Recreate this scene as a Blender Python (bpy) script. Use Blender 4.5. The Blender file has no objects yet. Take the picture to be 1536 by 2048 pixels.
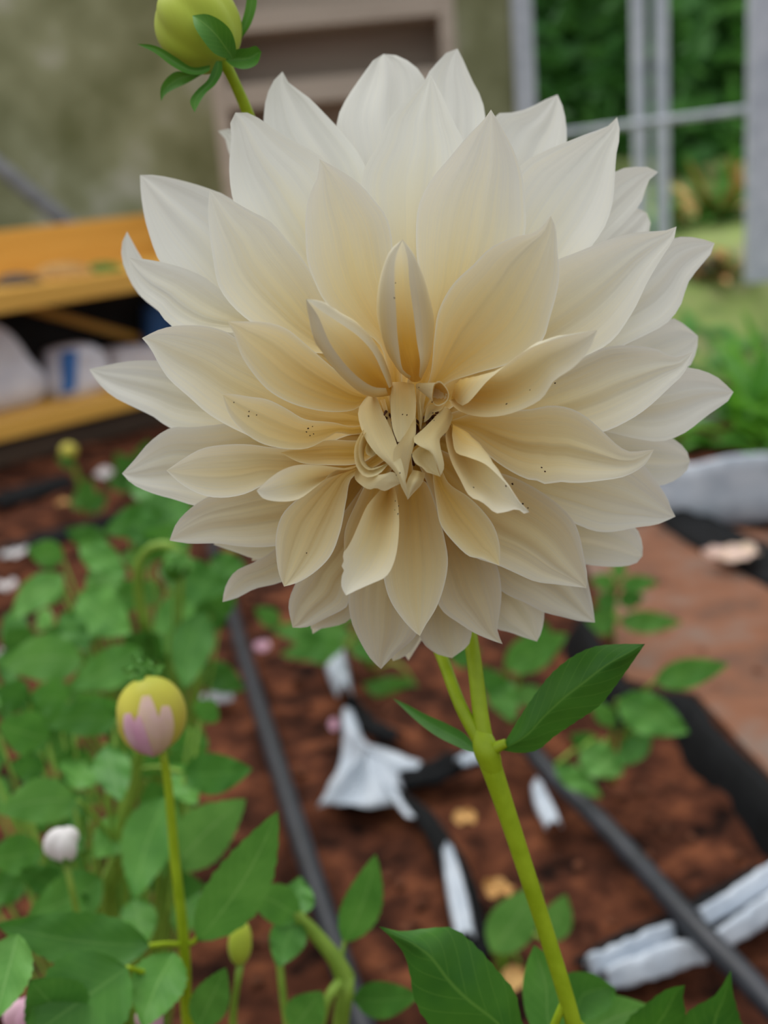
import bpy, bmesh, math, random
from mathutils import Vector, Matrix, noise
from mathutils.bvhtree import BVHTree
random.seed(7)
C = bpy.context.scene.collection
SC = bpy.context.scene

# ------------------------------------------------------------------ camera
FPX, PITCH, ROLL, CAMH = 2200.0, math.radians(17.7), math.radians(5.2), 0.75
CAM = Vector((0, 0, CAMH))
F_ = Vector((0, math.cos(PITCH), -math.sin(PITCH)))
R0 = Vector((1, 0, 0)); U0 = Vector((0, math.sin(PITCH), math.cos(PITCH)))
R_ = math.cos(ROLL)*R0 - math.sin(ROLL)*U0
U_ = math.sin(ROLL)*R0 + math.cos(ROLL)*U0
cd = bpy.data.cameras.new('camera'); co = bpy.data.objects.new('camera', cd); C.objects.link(co)
m = Matrix.Identity(4)
for i, v in enumerate((R_, U_, -F_)):
    for j in range(3): m[j][i] = v[j]
m.translation = CAM
co.matrix_world = m
cd.sensor_fit = 'VERTICAL'; cd.sensor_height = 36.0; cd.lens = FPX/2048*36.0
cd.clip_start = 0.01; cd.clip_end = 200
cd.dof.use_dof = True; cd.dof.focus_distance = 0.372; cd.dof.aperture_fstop = 6.6
SC.camera = co

# ------------------------------------------------------------------ light and exposure
W = bpy.data.worlds.new('overcast'); SC.world = W; W.use_nodes = True
nt = W.node_tree; nt.nodes.clear()
out = nt.nodes.new('ShaderNodeOutputWorld'); bg = nt.nodes.new('ShaderNodeBackground')
geo = nt.nodes.new('ShaderNodeTexCoord'); sep = nt.nodes.new('ShaderNodeSeparateXYZ')
rmp = nt.nodes.new('ShaderNodeValToRGB')
rmp.color_ramp.elements[0].position = 0.0; rmp.color_ramp.elements[0].color = (0.40, 0.42, 0.43, 1)
rmp.color_ramp.elements[1].position = 1.0; rmp.color_ramp.elements[1].color = (1.0, 1.03, 1.06, 1)
nt.links.new(geo.outputs['Generated'], sep.inputs[0]); nt.links.new(sep.outputs['Z'], rmp.inputs[0])
nt.links.new(rmp.outputs[0], bg.inputs['Color']); bg.inputs['Strength'].default_value = 1.0
nt.links.new(bg.outputs[0], out.inputs['Surface'])
sd = bpy.data.lights.new('veiled_sky_sun_offscreen', 'SUN'); sd.energy = 1.6; sd.angle = math.radians(50); sd.color = (1, 0.98, 0.95)
so = bpy.data.objects.new('veiled_sky_sun_offscreen', sd); C.objects.link(so); so.location = (-2, 3, 6)
so.rotation_euler = Vector((0.30, -0.50, -1)).to_track_quat('-Z', 'Y').to_euler()
SC.view_settings.view_transform = 'Standard'; SC.view_settings.look = 'None'
SC.view_settings.gamma = 1; SC.view_settings.use_curve_mapping = False
SC.view_settings.exposure = 0.24

# ------------------------------------------------------------------ pixel helpers
def ray(x, y): return F_ + (x-768)/FPX*R_ - (y-1024)/FPX*U_
def P(x, y, d): return CAM + d*ray(x, y)
def G(x, y, h=0.0):
    r = ray(x, y); return CAM + r*((h-CAMH)/r.z)
def YP(x, y, Y):
    r = ray(x, y); return CAM + r*(Y/r.y)
def lin(c):
    return tuple(((v/255)/12.92 if v/255 <= .04045 else ((v/255+.055)/1.055)**2.4) for v in c) + (1,)

# ------------------------------------------------------------------ materials
def newmat(name):
    mt = bpy.data.materials.new(name); mt.use_nodes = True
    n = mt.node_tree; b = n.nodes['Principled BSDF']
    return mt, n, b
def nd(n, t, **k):
    o = n.nodes.new(t)
    for a, v in k.items():
        if a in o.inputs: o.inputs[a].default_value = v
        else: setattr(o, a, v)
    return o
def mix(n, fac, a, b, mode='MIX'):
    o = n.nodes.new('ShaderNodeMix'); o.data_type = 'RGBA'; o.blend_type = mode
    for s, v in ((0, fac), (6, a), (7, b)):
        if hasattr(v, 'is_linked'): n.links.new(v, o.inputs[s])
        else: o.inputs[s].default_value = v
    return o.outputs[2]
def ramp(n, src, stops):
    o = n.nodes.new('ShaderNodeValToRGB'); e = o.color_ramp.elements
    while len(e) < len(stops): e.new(0.5)
    for i, (p, c) in enumerate(stops): e[i].position = p; e[i].color = c
    n.links.new(src, o.inputs[0]); return o.outputs[0]
def bump(n, b, h, s, d):
    o = nd(n, 'ShaderNodeBump', Strength=s, Distance=d); n.links.new(h, o.inputs['Height'])
    n.links.new(o.outputs[0], b.inputs['Normal']); return o
def noisy(name, c1, c2, scale=20, rough=.7, bs=.3, bd=.003, lo=.35, hi=.65, detail=6, c3=None, spec=.3, transl=0):
    mt, n, b = newmat(name)
    tc = nd(n, 'ShaderNodeTexCoord'); t = nd(n, 'ShaderNodeTexNoise', Scale=scale, Detail=detail, Roughness=.6)
    n.links.new(tc.outputs['Object'], t.inputs['Vector'])
    st = [(lo, lin(c1)), (hi, lin(c2))]
    if c3: st = [(lo, lin(c1)), ((lo+hi)/2, lin(c2)), (hi, lin(c3))]
    col = ramp(n, t.outputs[0], st); n.links.new(col, b.inputs['Base Color'])
    b.inputs['Roughness'].default_value = rough; b.inputs['Specular IOR Level'].default_value = spec
    if bs: bump(n, b, t.outputs[0], bs, bd)
    if transl: addtr(n, b, col, transl)
    return mt
def addtr(n, b, col, f):
    o = n.nodes['Material Output']; tr = nd(n, 'ShaderNodeBsdfTranslucent'); mx = nd(n, 'ShaderNodeMixShader')
    mx.inputs[0].default_value = f; n.links.new(col, tr.inputs['Color'])
    n.links.new(b.outputs[0], mx.inputs[1]); n.links.new(tr.outputs[0], mx.inputs[2]); n.links.new(mx.outputs[0], o.inputs['Surface'])

def petal_mat(name, tipc, midc, basec, transl=.34, palec=None):
    mt, n, b = newmat(name)
    uv = nd(n, 'ShaderNodeUVMap'); uv.uv_map = 'UVMap'
    s = nd(n, 'ShaderNodeSeparateXYZ'); n.links.new(uv.outputs[0], s.inputs[0])
    at = nd(n, 'ShaderNodeAttribute'); at.attribute_name = 'pigment'
    mp = nd(n, 'ShaderNodeMapping'); mp.inputs['Scale'].default_value = (26, .8, 1); n.links.new(uv.outputs[0], mp.inputs['Vector'])
    oi = nd(n, 'ShaderNodeObjectInfo'); av = nd(n, 'ShaderNodeVectorMath', operation='ADD')
    cb = nd(n, 'ShaderNodeCombineXYZ'); ml = nd(n, 'ShaderNodeMath', operation='MULTIPLY'); ml.inputs[1].default_value = 40
    n.links.new(oi.outputs['Random'], ml.inputs[0]); n.links.new(ml.outputs[0], cb.inputs[2])
    n.links.new(mp.outputs[0], av.inputs[0]); n.links.new(cb.outputs[0], av.inputs[1])
    t = nd(n, 'ShaderNodeTexNoise', Scale=1.0, Detail=4, Roughness=.7); n.links.new(av.outputs[0], t.inputs['Vector'])
    mm = nd(n, 'ShaderNodeMath', operation='MULTIPLY_ADD'); mm.inputs[1].default_value = .36
    n.links.new(t.outputs[0], mm.inputs[0]); 
    sb = nd(n, 'ShaderNodeMath', operation='SUBTRACT'); sb.inputs[1].default_value = .18
    n.links.new(at.outputs['Fac'], sb.inputs[0]); n.links.new(sb.outputs[0], mm.inputs[2])
    col = ramp(n, mm.outputs[0], ([(0.0, lin(tipc)), (.16, lin(palec))] if palec else [(0.0, lin(tipc))]) + [(.46, lin(midc)), (1.0, lin(basec))])
    vein = ramp(n, t.outputs[0], [(.3, (.93, .922, .895, 1)), (.65, (1, 1, 1, 1))])
    col = mix(n, 1.0, col, vein, 'MULTIPLY')
    n.links.new(col, b.inputs['Base Color'])
    b.inputs['Roughness'].default_value = .5; b.inputs['Specular IOR Level'].default_value = .25
    b.inputs['Sheen Weight'].default_value = .08
    bump(n, b, t.outputs[0], .30, .0006)
    addtr(n, b, col, transl)
    return mt
def leaf_mat(name, c1, c2, vein, transl=.28, rough=.45):
    mt, n, b = newmat(name)
    uv = nd(n, 'ShaderNodeUVMap'); uv.uv_map = 'UVMap'
    s = nd(n, 'ShaderNodeSeparateXYZ'); n.links.new(uv.outputs[0], s.inputs[0])
    # |u-.5|
    a = nd(n, 'ShaderNodeMath', operation='SUBTRACT'); a.inputs[1].default_value = .5; n.links.new(s.outputs[0], a.inputs[0])
    ab = nd(n, 'ShaderNodeMath', operation='ABSOLUTE'); n.links.new(a.outputs[0], ab.inputs[0])
    # side veins run forward: v*14 - |u|*7
    m1 = nd(n, 'ShaderNodeMath', operation='MULTIPLY'); m1.inputs[1].default_value = 9; n.links.new(s.outputs[1], m1.inputs[0])
    m2 = nd(n, 'ShaderNodeMath', operation='MULTIPLY_ADD'); m2.inputs[1].default_value = -5.0
    n.links.new(ab.outputs[0], m2.inputs[0]); n.links.new(m1.outputs[0], m2.inputs[2])
    fr = nd(n, 'ShaderNodeMath', operation='FRACT'); n.links.new(m2.outputs[0], fr.inputs[0])
    pk = nd(n, 'ShaderNodeMath', operation='PINGPONG'); pk.inputs[1].default_value = .5; n.links.new(fr.outputs[0], pk.inputs[0])
    side = ramp(n, pk.outputs[0], [(.0, (.55, .55, .55, 1)), (.07, (0, 0, 0, 1))])
    midr = ramp(n, ab.outputs[0], [(.008, (1, 1, 1, 1)), (.03, (0, 0, 0, 1))])
    vv = mix(n, 1.0, side, midr, 'LIGHTEN')
    tc = nd(n, 'ShaderNodeTexCoord'); t = nd(n, 'ShaderNodeTexNoise', Scale=45, Detail=4); n.links.new(tc.outputs['Object'], t.inputs['Vector'])
    base = ramp(n, t.outputs[0], [(.3, lin(c1)), (.7, lin(c2))])
    f = nd(n, 'ShaderNodeMath', operation='MULTIPLY'); f.inputs[1].default_value = .5; n.links.new(vv, f.inputs[0])
    col = mix(n, f.outputs[0], base, lin(vein))
    n.links.new(col, b.inputs['Base Color']); b.inputs['Roughness'].default_value = rough; b.inputs['Specular IOR Level'].default_value = .3
    bump(n, b, vv, -.35, .0012)
    addtr(n, b, col, transl)
    return mt
def wood(name, c1, c2, rough=.55):
    mt, n, b = newmat(name)
    tc = nd(n, 'ShaderNodeTexCoord'); mp = nd(n, 'ShaderNodeMapping'); mp.inputs['Scale'].default_value = (1.2, 16, 16)
    n.links.new(tc.outputs['Object'], mp.inputs['Vector'])
    t = nd(n, 'ShaderNodeTexNoise', Scale=2.0, Detail=5, Distortion=.6); n.links.new(mp.outputs[0], t.inputs['Vector'])
    n.links.new(ramp(n, t.outputs[0], [(.3, lin(c1)), (.7, lin(c2))]), b.inputs['Base Color'])
    b.inputs['Roughness'].default_value = rough; bump(n, b, t.outputs[0], .2, .002)
    return mt

M = {}
M['petal'] = petal_mat('petal_cream', (238, 238, 231), (235, 221, 174), (229, 190, 92), palec=(236, 232, 212))
M['center'] = petal_mat('petal_center', (240, 232, 192), (236, 216, 156), (228, 188, 98))
M['brown'] = noisy('disc_brown', (58, 30, 18), (112, 66, 40), 400, .8, .6, .001)
M['speck'] = noisy('speck', (40, 22, 12), (70, 40, 20), 300, .8, 0)
M['stem'] = noisy('stem_green', (140, 166, 22), (164, 190, 40), 60, .42, .15, .0006, transl=.08)
M['stem2'] = noisy('stem_far', (112, 146, 48), (140, 170, 66), 40, .5, .15, .001)
M['bud'] = petal_mat('bud_green', (192, 204, 70), (176, 196, 64), (140, 172, 54), .15)
M['sepal'] = leaf_mat('sepal', (62, 118, 34), (92, 146, 46), (126, 170, 74), .15)
M['leaf_dark'] = leaf_mat('leaf_dark', (66, 122, 46), (88, 146, 58), (116, 168, 82), .26)  # deeper green, partly for leaves in shade: that shade is in the colour
M['leaf_mid'] = leaf_mat('leaf_mid', (80, 140, 54), (106, 166, 70), (138, 188, 98), .28)
M['leaf_light'] = leaf_mat('leaf_light', (98, 158, 70), (124, 182, 88), (154, 202, 118), .3)  # paler young green, also stands in for light on the brighter leaves
M['leaf_focus'] = leaf_mat('leaf_focus', (58, 112, 38), (76, 132, 42), (112, 160, 66), .3)
M['ybud'] = petal_mat('yellow_bud', (222, 208, 96), (206, 200, 74), (170, 186, 60), .2)
M['pink'] = noisy('pink_petal', (226, 172, 200), (240, 206, 214), 60, .55, 0, transl=.3)
M['ppeach'] = noisy('peach_petal', (232, 206, 170), (240, 206, 206), 60, .55, 0, transl=.3)
M['white_petal'] = noisy('white_petal', (232, 226, 226), (244, 240, 238), 60, .55, 0, transl=.3)
M['pipe'] = noisy('pipe_black', (36, 38, 43), (48, 50, 57), 30, .42, .1, .0005, spec=.4)
M['white_plastic'] = noisy('white_plastic', (178, 188, 200), (208, 215, 224), 25, .35, .35, .004, spec=.5)
M['black_plastic'] = noisy('black_plastic', (12, 13, 14), (20, 21, 23), 25, .65, .4, .004, spec=.12)
M['soil'] = noisy('soil', (32, 20, 16), (88, 51, 36), 18, .95, 1.0, .03, .35, .68, 15, (136, 82, 55), .08)
M['clod'] = noisy('clod', (58, 36, 28), (126, 80, 58), 60, .95, .6, .004, spec=.1)
M['path'] = noisy('path', (84, 66, 56), (128, 84, 60), 6, .85, .4, .006, .33, .68, 11, (122, 108, 98))
M['olive'] = noisy('algae_sheet', (112, 116, 74), (160, 163, 126), 2.6, .7, 0, 0, .36, .74, 10, (212, 212, 196))
M['beige'] = wood('beige_board', (176, 162, 146), (196, 182, 166))
M['yellow_wood'] = wood('yellow_wood', (222, 164, 66), (240, 186, 88))
M['dark_wood'] = wood('dark_wood', (60, 46, 34), (84, 66, 50))
M['metal'] = noisy('galvanised', (184, 192, 204), (212, 218, 228), 20, .4, .1, .002)
M['grey_metal'] = noisy('grey_tube', (120, 122, 124), (150, 152, 156), 20, .4, .1, .002)
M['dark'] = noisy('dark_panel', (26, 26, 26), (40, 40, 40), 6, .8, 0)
M['sack'] = noisy('sack', (214, 214, 226), (238, 238, 246), 14, .5, .3, .01)
M['blue'] = noisy('blue_print', (52, 100, 168), (74, 124, 190), 20, .5, .1, .003)
M['grass'] = noisy('grass_bank', (98, 116, 66), (140, 158, 86), 5, .9, .5, .02, .3, .7, 9, (150, 140, 110))
M['bark'] = noisy('bark', (58, 48, 38), (96, 80, 62), 20, .9, .5, .01)
M['tree_a'] = noisy('tree_leaf_a', (64, 116, 58), (96, 150, 76), 3, .55, 0, transl=.25)
M['tree_b'] = noisy('tree_leaf_b', (84, 144, 64), (116, 174, 84), 3, .55, 0, transl=.28)  # brighter new growth, light on the sprays is partly painted in too
M['fern'] = leaf_mat('fern', (88, 152, 40), (120, 182, 58), (150, 200, 90), .35)
M['dry'] = noisy('dry_leaf', (170, 126, 72), (206, 164, 104), 40, .8, .3, .002)

# ------------------------------------------------------------------ object helpers
def link(name, me, mat, parent=None, smooth=True):
    if smooth:
        for p in me.polygons: p.use_smooth = True
    o = bpy.data.objects.new(name, me); C.objects.link(o)
    if mat: me.materials.append(M[mat] if isinstance(mat, str) else mat)
    if parent: o.parent = parent
    return o
def org(parent):
    v = Vector((0, 0, 0))
    while parent: v += parent.location; parent = parent.parent
    return v
def mesh(name, verts, faces, mat, parent=None, smooth=True, loc=None, uvs=None, pig=None):
    """verts in world space; the object origin goes to loc (or its parent's origin)"""
    o0 = org(parent); l = Vector(loc) if loc is not None else o0.copy()
    me = bpy.data.meshes.new(name); me.from_pydata([tuple(Vector(v)-l) for v in verts], [], faces)
    if uvs is not None:
        ul = me.uv_layers.new(name='UVMap')
        for lp in me.loops: ul.data[lp.index].uv = uvs[lp.vertex_index]
    if pig is not None:
        a = me.attributes.new('pigment', 'FLOAT', 'POINT'); a.data.foreach_set('value', pig)
    ob = link(name, me, mat, parent, smooth); ob.location = l - o0
    return ob
def empty(name, loc, parent=None):
    o = bpy.data.objects.new(name, None); C.objects.link(o); o.empty_display_size = .02
    if parent: o.parent = parent
    o.location = Vector(loc) - org(parent); return o
def tag(o, label, cat, group=None, kind=None):
    o['label'] = label; o['category'] = cat
    if group: o['group'] = group
    if kind: o['kind'] = kind
    return o
def struct(o): o['kind'] = 'structure'; return o

def catmull(pts, n):
    """n points evenly spaced along a centripetal-ish spline through pts (tuples of any length)"""
    k = len(pts[0]); dense = []
    ext = [tuple(2*pts[0][i]-pts[1][i] for i in range(k))] + list(pts) + [tuple(2*pts[-1][i]-pts[-2][i] for i in range(k))]
    for s in range(len(pts)-1):
        p0, p1, p2, p3 = ext[s:s+4]
        d01 = max(1e-9, math.dist(p0, p1))**.5; d12 = max(1e-9, math.dist(p1, p2))**.5; d23 = max(1e-9, math.dist(p2, p3))**.5
        m1 = [((p1[i]-p0[i])/d01 - (p2[i]-p0[i])/(d01+d12) + (p2[i]-p1[i])/d12)*d12 for i in range(k)]
        m2 = [((p2[i]-p1[i])/d12 - (p3[i]-p1[i])/(d12+d23) + (p3[i]-p2[i])/d23)*d12 for i in range(k)]
        for j in range(12):
            t = j/12; t2, t3 = t*t, t*t*t
            dense.append(tuple((2*t3-3*t2+1)*p1[i]+(t3-2*t2+t)*m1[i]+(-2*t3+3*t2)*p2[i]+(t3-t2)*m2[i] for i in range(k)))
    dense.append(tuple(pts[-1]))
    acc = [0]
    for a, b in zip(dense, dense[1:]): acc.append(acc[-1]+math.dist(a, b))
    T = acc[-1] or 1; res = []; j = 0
    for i in range(n):
        s = T*i/(n-1)
        while j < len(acc)-2 and acc[j+1] < s: j += 1
        f = (s-acc[j])/max(1e-12, acc[j+1]-acc[j]); f = min(1, max(0, f))
        res.append(tuple(dense[j][q]+(dense[j+1][q]-dense[j][q])*f for q in range(k)))
    return res
def gridfaces(nr, nc, wrap=False):
    f = []
    for i in range(nr-1):
        for j in range(nc if wrap else nc-1):
            j2 = (j+1) % nc
            f.append((i*nc+j, i*nc+j2, (i+1)*nc+j2, (i+1)*nc+j))
    return f
def tube(name, pts, rad, mat, parent=None, seg=12, n=None, loc=None, flat=1.0, cap=True):
    """round tube along world points, radius list or number"""
    n = n or max(8, len(pts)*6)
    if not isinstance(rad, (list, tuple)): rad = [rad]*len(pts)
    q = catmull([tuple(p)+(r*1.0,) for p, r in zip(pts, rad)], n)
    V = []; prev = None
    for i in range(n):
        p = Vector(q[i][:3]); a = Vector(q[max(0, i-1)][:3]); b = Vector(q[min(n-1, i+1)][:3]); d = (b-a).normalized()
        if prev is None: prev = d.orthogonal().normalized()
        s = (prev - d*prev.dot(d)).normalized(); t = d.cross(s); prev = s
        for k in range(seg):
            an = 2*math.pi*k/seg; V.append(p + q[i][3]*(math.cos(an)*s + math.sin(an)*t))
    Fc = gridfaces(n, seg, True)
    if cap: Fc += [tuple(range(seg-1, -1, -1)), tuple(range((n-1)*seg, n*seg))]
    return mesh(name, V, Fc, mat, parent, loc=loc)
def boxpts(o, ax, ay, az):
    return [o+i*ax+j*ay+k*az for k in (0, 1) for j in (0, 1) for i in (0, 1)]
BF = [(0, 2, 3, 1), (4, 5, 7, 6), (0, 1, 5, 4), (2, 6, 7, 3), (0, 4, 6, 2), (1, 3, 7, 5)]
def box(name, o, ax, ay, az, mat, parent=None, bev=.003):
    """a bevelled board spanned by three edge vectors"""
    me = bpy.data.meshes.new(name); c = o+(ax+ay+az)/2
    X = ax.normalized(); rot = Matrix((X, (ay-X*ay.dot(X)).normalized(), X.cross((ay-X*ay.dot(X)).normalized()))).transposed()
    inv = rot.inverted()
    me.from_pydata([tuple(inv@(v-c)) for v in boxpts(o, ax, ay, az)], [], BF)
    bm = bmesh.new(); bm.from_mesh(me); bmesh.ops.recalc_face_normals(bm, faces=bm.faces)
    if bev: bmesh.ops.bevel(bm, geom=bm.edges[:], offset=bev, segments=2, affect='EDGES', profile=.5)
    bm.to_mesh(me); bm.free()
    ob = link(name, me, mat, parent, False); ob.matrix_basis = Matrix.Translation(c-org(parent)) @ rot.to_4x4()
    return ob

# ================================================================== STRUCTURE
# soil bed with uneven surface
def soilz(x, y):
    return -.012 + .030*(noise.noise(Vector((x*3.1, y*3.1, 1)))) + .014*noise.noise(Vector((x*11, y*11, 4))) + .008*noise.noise(Vector((x*34, y*34, 9)))
nx, ny = 190, 240
V = []
for j in range(ny):
    y = .25 + 5.4*(j/(ny-1))**1.7
    for i in range(nx):
        x = (i/(nx-1)-.5)*(2.2 + 1.7*y); V.append((x, y, soilz(x, y)))
struct(mesh('floor', V, gridfaces(ny, nx), 'soil'))
fl = struct(mesh('floor_outer', [(-30, -20, -.09), (30, -20, -.09), (30, 40, -.09), (-30, 40, -.09)], [(0, 1, 2, 3)], 'soil', smooth=False))
# trodden path to the right of the bed
pp = [G(*q) for q in ((1150, 1085), (1212, 1240), (1252, 1372), (1392, 1402), (1536, 1560), (1760, 1800), (2100, 1500), (1800, 1120), (1536, 1075), (1330, 1050))]
n = len(pp)
V = [Vector((q.x, q.y, .012)) for q in pp] + [Vector((q.x, q.y, -.06)) for q in pp]
struct(mesh('floor_path', V, [tuple(range(n-1, -1, -1))] + [(i, (i+1) % n, n+(i+1) % n, n+i) for i in range(n)], 'path', smooth=False))

YB = 4.3    # back wall plane
wx1 = YP(1030, 200, YB).x
wl = YB
struct(box('wall_back', Vector((-5.5, YB, -.05)), Vector((wx1+5.5, 0, 0)), Vector((0, .03, 0)), Vector((0, 0, 2.6)), 'olive', bev=.002))
# posts and rail of the glazed side
def post(px, py, w, Y, z0, z1, nm, mat='metal'):
    x = YP(px, py, Y).x
    return struct(box(nm, Vector((x-w/2, Y-.03, z0)), Vector((w, 0, 0)), Vector((0, .05, 0)), Vector((0, 0, z1-z0)), mat, bev=.006))
post(1045, 100, .075, YB, -.05, 2.6, 'trim_1'); post(1276, 100, .044, YB, .30, 2.6, 'trim_2')
post(1322, 100, .044, YB, .30, 2.6, 'trim_3'); post(1530, 100, .11, YB-.5, .24, 2.6, 'trim_4')
a = YP(1085, 272, YB+.03); b = YP(1520, 216, YB-.45)
struct(tube('trim_5', [a, a.lerp(b, .5), b, b+(b-a)], .013, 'metal'))
a = YP(-120, 235, YB-.25); b = YP(130, 442, YB-.25)
struct(tube('trim_6', [a-(b-a), a, a.lerp(b, .5), b, b+(b-a)*.3], .030, 'grey_metal'))
# raised grassy bank outside
def bank_h(x, y):
    h = min(1, max(0, (y-3.2)/1.0)); h = h*h*(3-2*h)
    return -.08 + h*.40 + .05*max(0, y-4.2) + .05*noise.noise(Vector((x*2, y*2, 3)))*h
V = []; nx, ny = 60, 40
for j in range(ny):
    y = 3.2 + 14*(j/(ny-1))**1.6
    for i in range(nx):
        x = wx1 + .12 + 11*i/(nx-1) + (0 if y < YB+.15 else -3.2*min(1, (y-YB-.15)/3))
        V.append((x, y, bank_h(x, y)))
tag(mesh('grassy_bank', V, gridfaces(ny, nx), 'grass'), 'rough green grassy bank rising outside behind the white posts', 'grass', kind='stuff')
print('structure done')

# ================================================================== THE DAHLIA
FC = (806, 868); FD = 0.365; MM = 0.001
PXMM = FD/FPX*1000          # millimetres per pixel at the flower
base0 = P(1150, 2048, .45); plant_base = Vector((base0.x+.03, base0.y+.02, -.01))
plant = empty('dahlia_plant', plant_base)
tag(plant, 'large cream white dahlia in full bloom on a thick green stem with one green bud', 'flower')
def PZ(x, y, z): return P(x, y, FD - z*MM)     # z millimetres towards the viewer from the flower centre
# receptacle: dark brown bumpy centre disc with a conical back
V = []; nr, ns = 16, 40
axis = (P(FC[0], FC[1], FD-.01)-P(FC[0], FC[1], FD+.01)).normalized()
cpos = PZ(FC[0], FC[1], 0)
s_ = R_; t_ = U_
prof = [(0.5, -9), (4, -9), (8, -9.5), (11, -11), (14, -14), (17, -20), (18, -27), (17, -34), (14, -40), (10, -45), (6, -48), (4.5, -50), (1, -50)]
for i, (r, z) in enumerate(prof):
    for k in range(ns):
        an = 2*math.pi*k/ns
        zz = z + (2.2*noise.noise(Vector((math.cos(an)*r*.9, math.sin(an)*r*.9, 2))) if z > -12 else 0)
        V.append(cpos + MM*(r*math.cos(an)*s_ + r*math.sin(an)*t_ + zz*axis))
head = mesh('flower_head', V, gridfaces(len(prof), ns, True) + [tuple(range(ns))[::-1]], 'brown', plant, loc=cpos)
head['label'] = 'dark brown disc and receptacle that carries the cream petals'
petals = []
SL = [(0, .95), (1, .56), (2, .34), (3, .12), (4, -.08), (5, -.26), (6, -.42), (7, -.56)]
def slope(l):
    for (a, sa), (b, sb) in zip(SL, SL[1:]):
        if l <= b: return sa+(sb-sa)*(l-a)/(b-a)
    return SL[-1][1]
def zlay(l, r):                      # depth of a layer at radius r mm
    r = max(0, r-10)
    return -4 - 5.2*(l-1)*min(1, .35+r/30) + slope(l)*r*1.0 - (r*r)*.0012*(l > 3)*(1 if r < 90 else 1)
NT, NU = 32, 33
def petal(Lp, Rp, l, cup_=.16, tip=0.0, ridge=.35, name='petal', bw=13, pig=1.0, skew=0.0, mat='petal'):
    """Lp, Rp: traced edges from the base outward, both ending at the tip; l: ring counted from the centre"""
    tx, ty = Lp[-1]; dx, dy = tx-FC[0], ty-FC[1]; d = math.hypot(dx, dy); ux, uy = dx/d, dy/d
    ml = Lp[len(Lp)//2]; side = 1 if (ux*(ml[1]-FC[1]) - uy*(ml[0]-FC[0])) > (ux*(Rp[len(Rp)//2][1]-FC[1]) - uy*(Rp[len(Rp)//2][0]-FC[0])) else -1
    b = (FC[0]+ux*34, FC[1]+uy*34)
    la = catmull([(b[0]-uy*bw*side, b[1]+ux*bw*side)] + list(Lp), NT)
    ra = catmull([(b[0]+uy*bw*side, b[1]-ux*bw*side)] + list(Rp), NT)
    cup = cup_*1.25; V, UV, PG = [], [], []
    rnd = random.random()*6
    rmax = d*PXMM
    for i in range(NT):
        t = i/(NT-1)
        (x0, y0), (x1, y1) = la[i], ra[i]
        w = math.hypot(x1-x0, y1-y0)*PXMM
        mx, my = (x0+x1)/2, (y0+y1)/2
        r = math.hypot(mx-FC[0], my-FC[1])*PXMM
        zc = zlay(l, r) + tip*t**3
        tt = 1-.45*t**2
        for j in range(NU):
            u = -1+2*j/(NU-1); u = .45*u + .55*math.sin(u*math.pi/2)
            e = abs(u)**(1.9*tt+.15)
            z = zc + cup*w*(e-.45) + skew*w*u*.5
            z += ridge*2.6*math.cos(u*(6.2+math.sin(rnd*3))+.9*math.sin(rnd))*(1-u*u)*min(1, w/18)*(.4+.6*t)
            for gc, ga in ((-.62, .5), (-.30, 1.0), (.27, 1.0), (.58, .6), (0, -.7)):
                z -= .75*ga*math.exp(-((u-gc*(1+.12*math.sin(rnd*5+gc*9)))/.05)**2)*min(1, w/22)*math.sin(math.pi*min(1, .1+t*.86))**.6
            z += .5*noise.noise(Vector((u*1.5, t*4, rnd*9)))*abs(u)*min(1, w/20)*1.6
            f = (u+1)/2
            V.append(PZ(x0+(x1-x0)*f, y0+(y1-y0)*f, z)); UV.append((f, t))
            rr = r*(.85+.15*abs(u))
            g = max(0, 1-(rr-14)/78)
            rim = max(0, (abs(u)-.93)/.07)
            PG.append((pig*(g**1.5)*(1-.40*abs(u)**2.5) + max(0, .08-.02*(l-1)))*(1-.7*rim))
    o = mesh(name, V, gridfaces(NT, NU), mat, head, uvs=UV, pig=PG)
    petals.append(o); return o
def rails(rl, name='petal', mat='petal', pig=1.0, nt=26, sub=6, edge=.5, lo=.0):
    """rl: rails from one edge to the other; each a list of (x, y, z mm) from base to tip"""
    rr = [catmull(q, nt) for q in rl]
    nc = (len(rl)-1)*sub+1; V, UV, PG = [], [], []
    for i in range(nt):
        row = catmull([q[i] for q in rr], nc) if len(rr) > 2 else [tuple(rr[0][i][k]+(rr[1][i][k]-rr[0][i][k])*j/sub for k in range(3)) for j in range(sub+1)]
        for j, (x, y, z) in enumerate(row):
            u = -1+2*j/(nc-1); t = i/(nt-1)
            V.append(PZ(x, y, z + .25*noise.noise(Vector((u*2, t*5, len(petals)*3.3))))); UV.append(((u+1)/2, t))
            PG.append(lo + pig*max(0, 1-t*.95)**1.2*(1-edge*min(1, abs(u)*1.1)**2))
    o = mesh(name, V, gridfaces(nt, nc), mat, head, uvs=UV, pig=PG)
    petals.append(o); return o

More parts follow.
